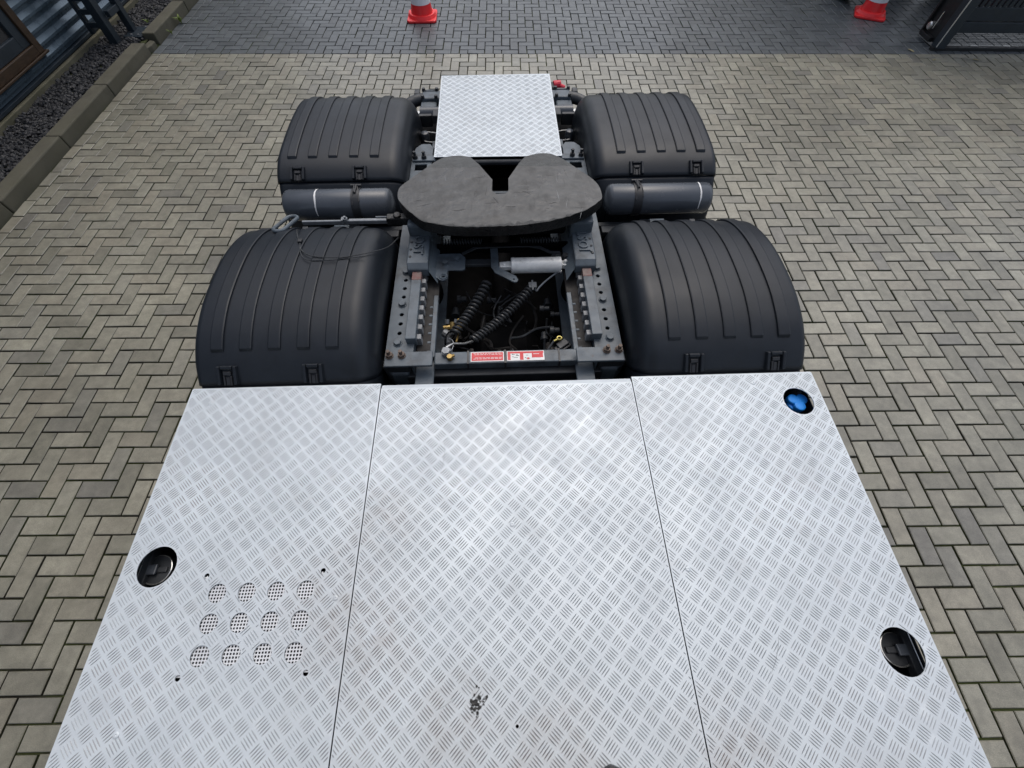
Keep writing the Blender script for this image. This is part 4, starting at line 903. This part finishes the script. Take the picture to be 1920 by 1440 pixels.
for k in range(22):
    x0, y0, z0 = random.uniform(-.27, .27), random.uniform(1.12, 1.6), random.uniform(.58, .78); r_ = random.uniform(.012, .028)
    MB().lathe([(0,r_),(.02,r_),(.024,r_*.7),(.05,r_*.7),(.052,r_*.3)], (x0, y0, z0), random.choice('xyz'), 12).build('fitting', random.choice(('darkgrey','rack','darkgrey')), truck, smooth=True)
for s in (-1, 1):                               # brackets, lamps and clips beside the rear plate
    for (xa, xb, ya, yb_, za, zb, mm) in ((.40,.45,3.08,3.16,.84,.90,'darkgrey'), (.46,.56,3.12,3.15,.80,.88,'darkgrey'), (.40,.52,2.80,2.84,.74,.80,'rack'), (.39,.43,2.70,2.78,.82,.90,'grey'), (.56,.60,3.38,3.44,.82,.90,'darkgrey'), (.41,.47,3.445,3.48,.80,.87,'grey')):
        q = MB(); sbox(q, s, xa, xb, ya, yb_, za, zb); q.build('bracket', mm, truck, bevel=.006)

# back wall of the cab, behind the camera
ck = MB().prism([(-1.24,-1.0),(-1.20,-.88),(-1.05,-.80),(1.05,-.80),(1.20,-.88),(1.24,-1.0),(1.24,-2.9),(-1.24,-2.9)], .95, 3.7).build('cab', 'cab', truck, bevel=.05)

# ------------------------------------------------------------------ shoes of the person standing on the deck
def shoe(x, y, rz, label):
    r = empty('shoe', (x, y, ZP+.002), rz, label, 'shoe', 'shoes of the person on the deck')
    out = [(-.036,0),(-.044,.06),(-.046,.14),(-.05,.20),(-.046,.25),(-.030,.285),(0,.297),(.030,.285),(.048,.25),(.051,.20),(.045,.14),(.042,.06),(.034,0),(0,-.012)]
    MB().prism(out, 0, .022).build('sole', 'latch', r, bevel=.004)
    mb = MB(); vs = []; lv_ = [(.022,1.0,0),(.045,.97,.004),(.07,.80,.03),(.10,.60,.085),(.13,.45,.12)]
    n = len(out)
    for z, sc_, back in lv_:
        for a, b_ in out:
            yy = b_*(1-back*1.6) if b_ > .06 else b_; k_ = 1 if z < .05 else sc_
            vs.append((a*(sc_ if b_ > .12 else max(sc_, .8)), min(b_, .297-back*1.5) if z > .04 else b_-.004, z))
    mb.add(vs, [(i*n+j, i*n+(j+1)%n, (i+1)*n+(j+1)%n, (i+1)*n+j) for i in range(len(lv_)-1) for j in range(n)]+[tuple(range((len(lv_)-1)*n, len(lv_)*n))])
    o = mb.build('upper', 'shoe', r, smooth=True, ang=70)
    b = MB()
    for k in range(4): b.cyl((-.02,.15-.02*k,.085+.008*k),(.02,.15-.02*k,.085+.008*k),.003,6)
    b.build('lace', 'latch', r)
shoe(.285, -.616, R(2.5), 'brown leather shoe tip at the bottom edge, left of the pair')
shoe(.580, -.630, R(-8), 'brown leather shoe tip at the bottom edge, right of the pair')

# ------------------------------------------------------------------ weeds and leaves
def weed(x, y, z, n, h, label):
    mb = MB()
    for i in range(n):
        a = random.uniform(0, 6.28); l = h*random.uniform(.6, 1.2); t = random.uniform(.4, 1.1); wv = l*.10
        d = Vector((math.cos(a), math.sin(a), 0)); p = Vector((-d.y, d.x, 0)); o = Vector((x, y, z))
        a1 = o+d*l*.3*t+Vector((0,0,l*.6)); a2 = o+d*l*.8*t+Vector((0,0,l*.75))
        mb.add([o-p*wv*.4, o+p*wv*.4, a1+p*wv, a1-p*wv, a2], [(0,1,2,3), (3,2,4)])
    tag(mb.build('weed', 'leaf'), label, 'weed')
weed(-4.47, 6.95, 0, 16, .10, 'pale green weed growing out of the foot of the kerb')
weed(-4.46, 6.62, 0, 10, .07, 'small weed at the kerb foot beside the broken gap')
weed(-4.78, 6.75, .06, 8, .07, 'tiny green weed in the black gravel behind the gate post')
def leaf(x, y, rz, s, label):
    mb = MB(); mb.add([(0,-.03*s,.002),(.012*s,-.01*s,.006),(.010*s,.015*s,.010),(0,.03*s,.004),(-.012*s,.012*s,.012),(-.011*s,-.012*s,.007),(0,0,.003)], [(0,1,6),(1,2,6),(2,3,6),(3,4,6),(4,5,6),(5,0,6)])
    o = mb.build('fallen_leaf', 'dryleaf'); o.location = (x, y, .003); o.rotation_euler = (0,0,rz); tag(o, label, 'leaf')
leaf(5.02, 6.36, .6, 1.6, 'pale dry leaf lying where dark paving meets light paving near gate')
leaf(5.20, 6.12, 2.2, 1.1, 'yellowish dry leaf on light paving just in front of the gate post')
leaf(5.72, 6.13, 1.2, 1.3, 'brown dry leaf on light paving below the gate beam')
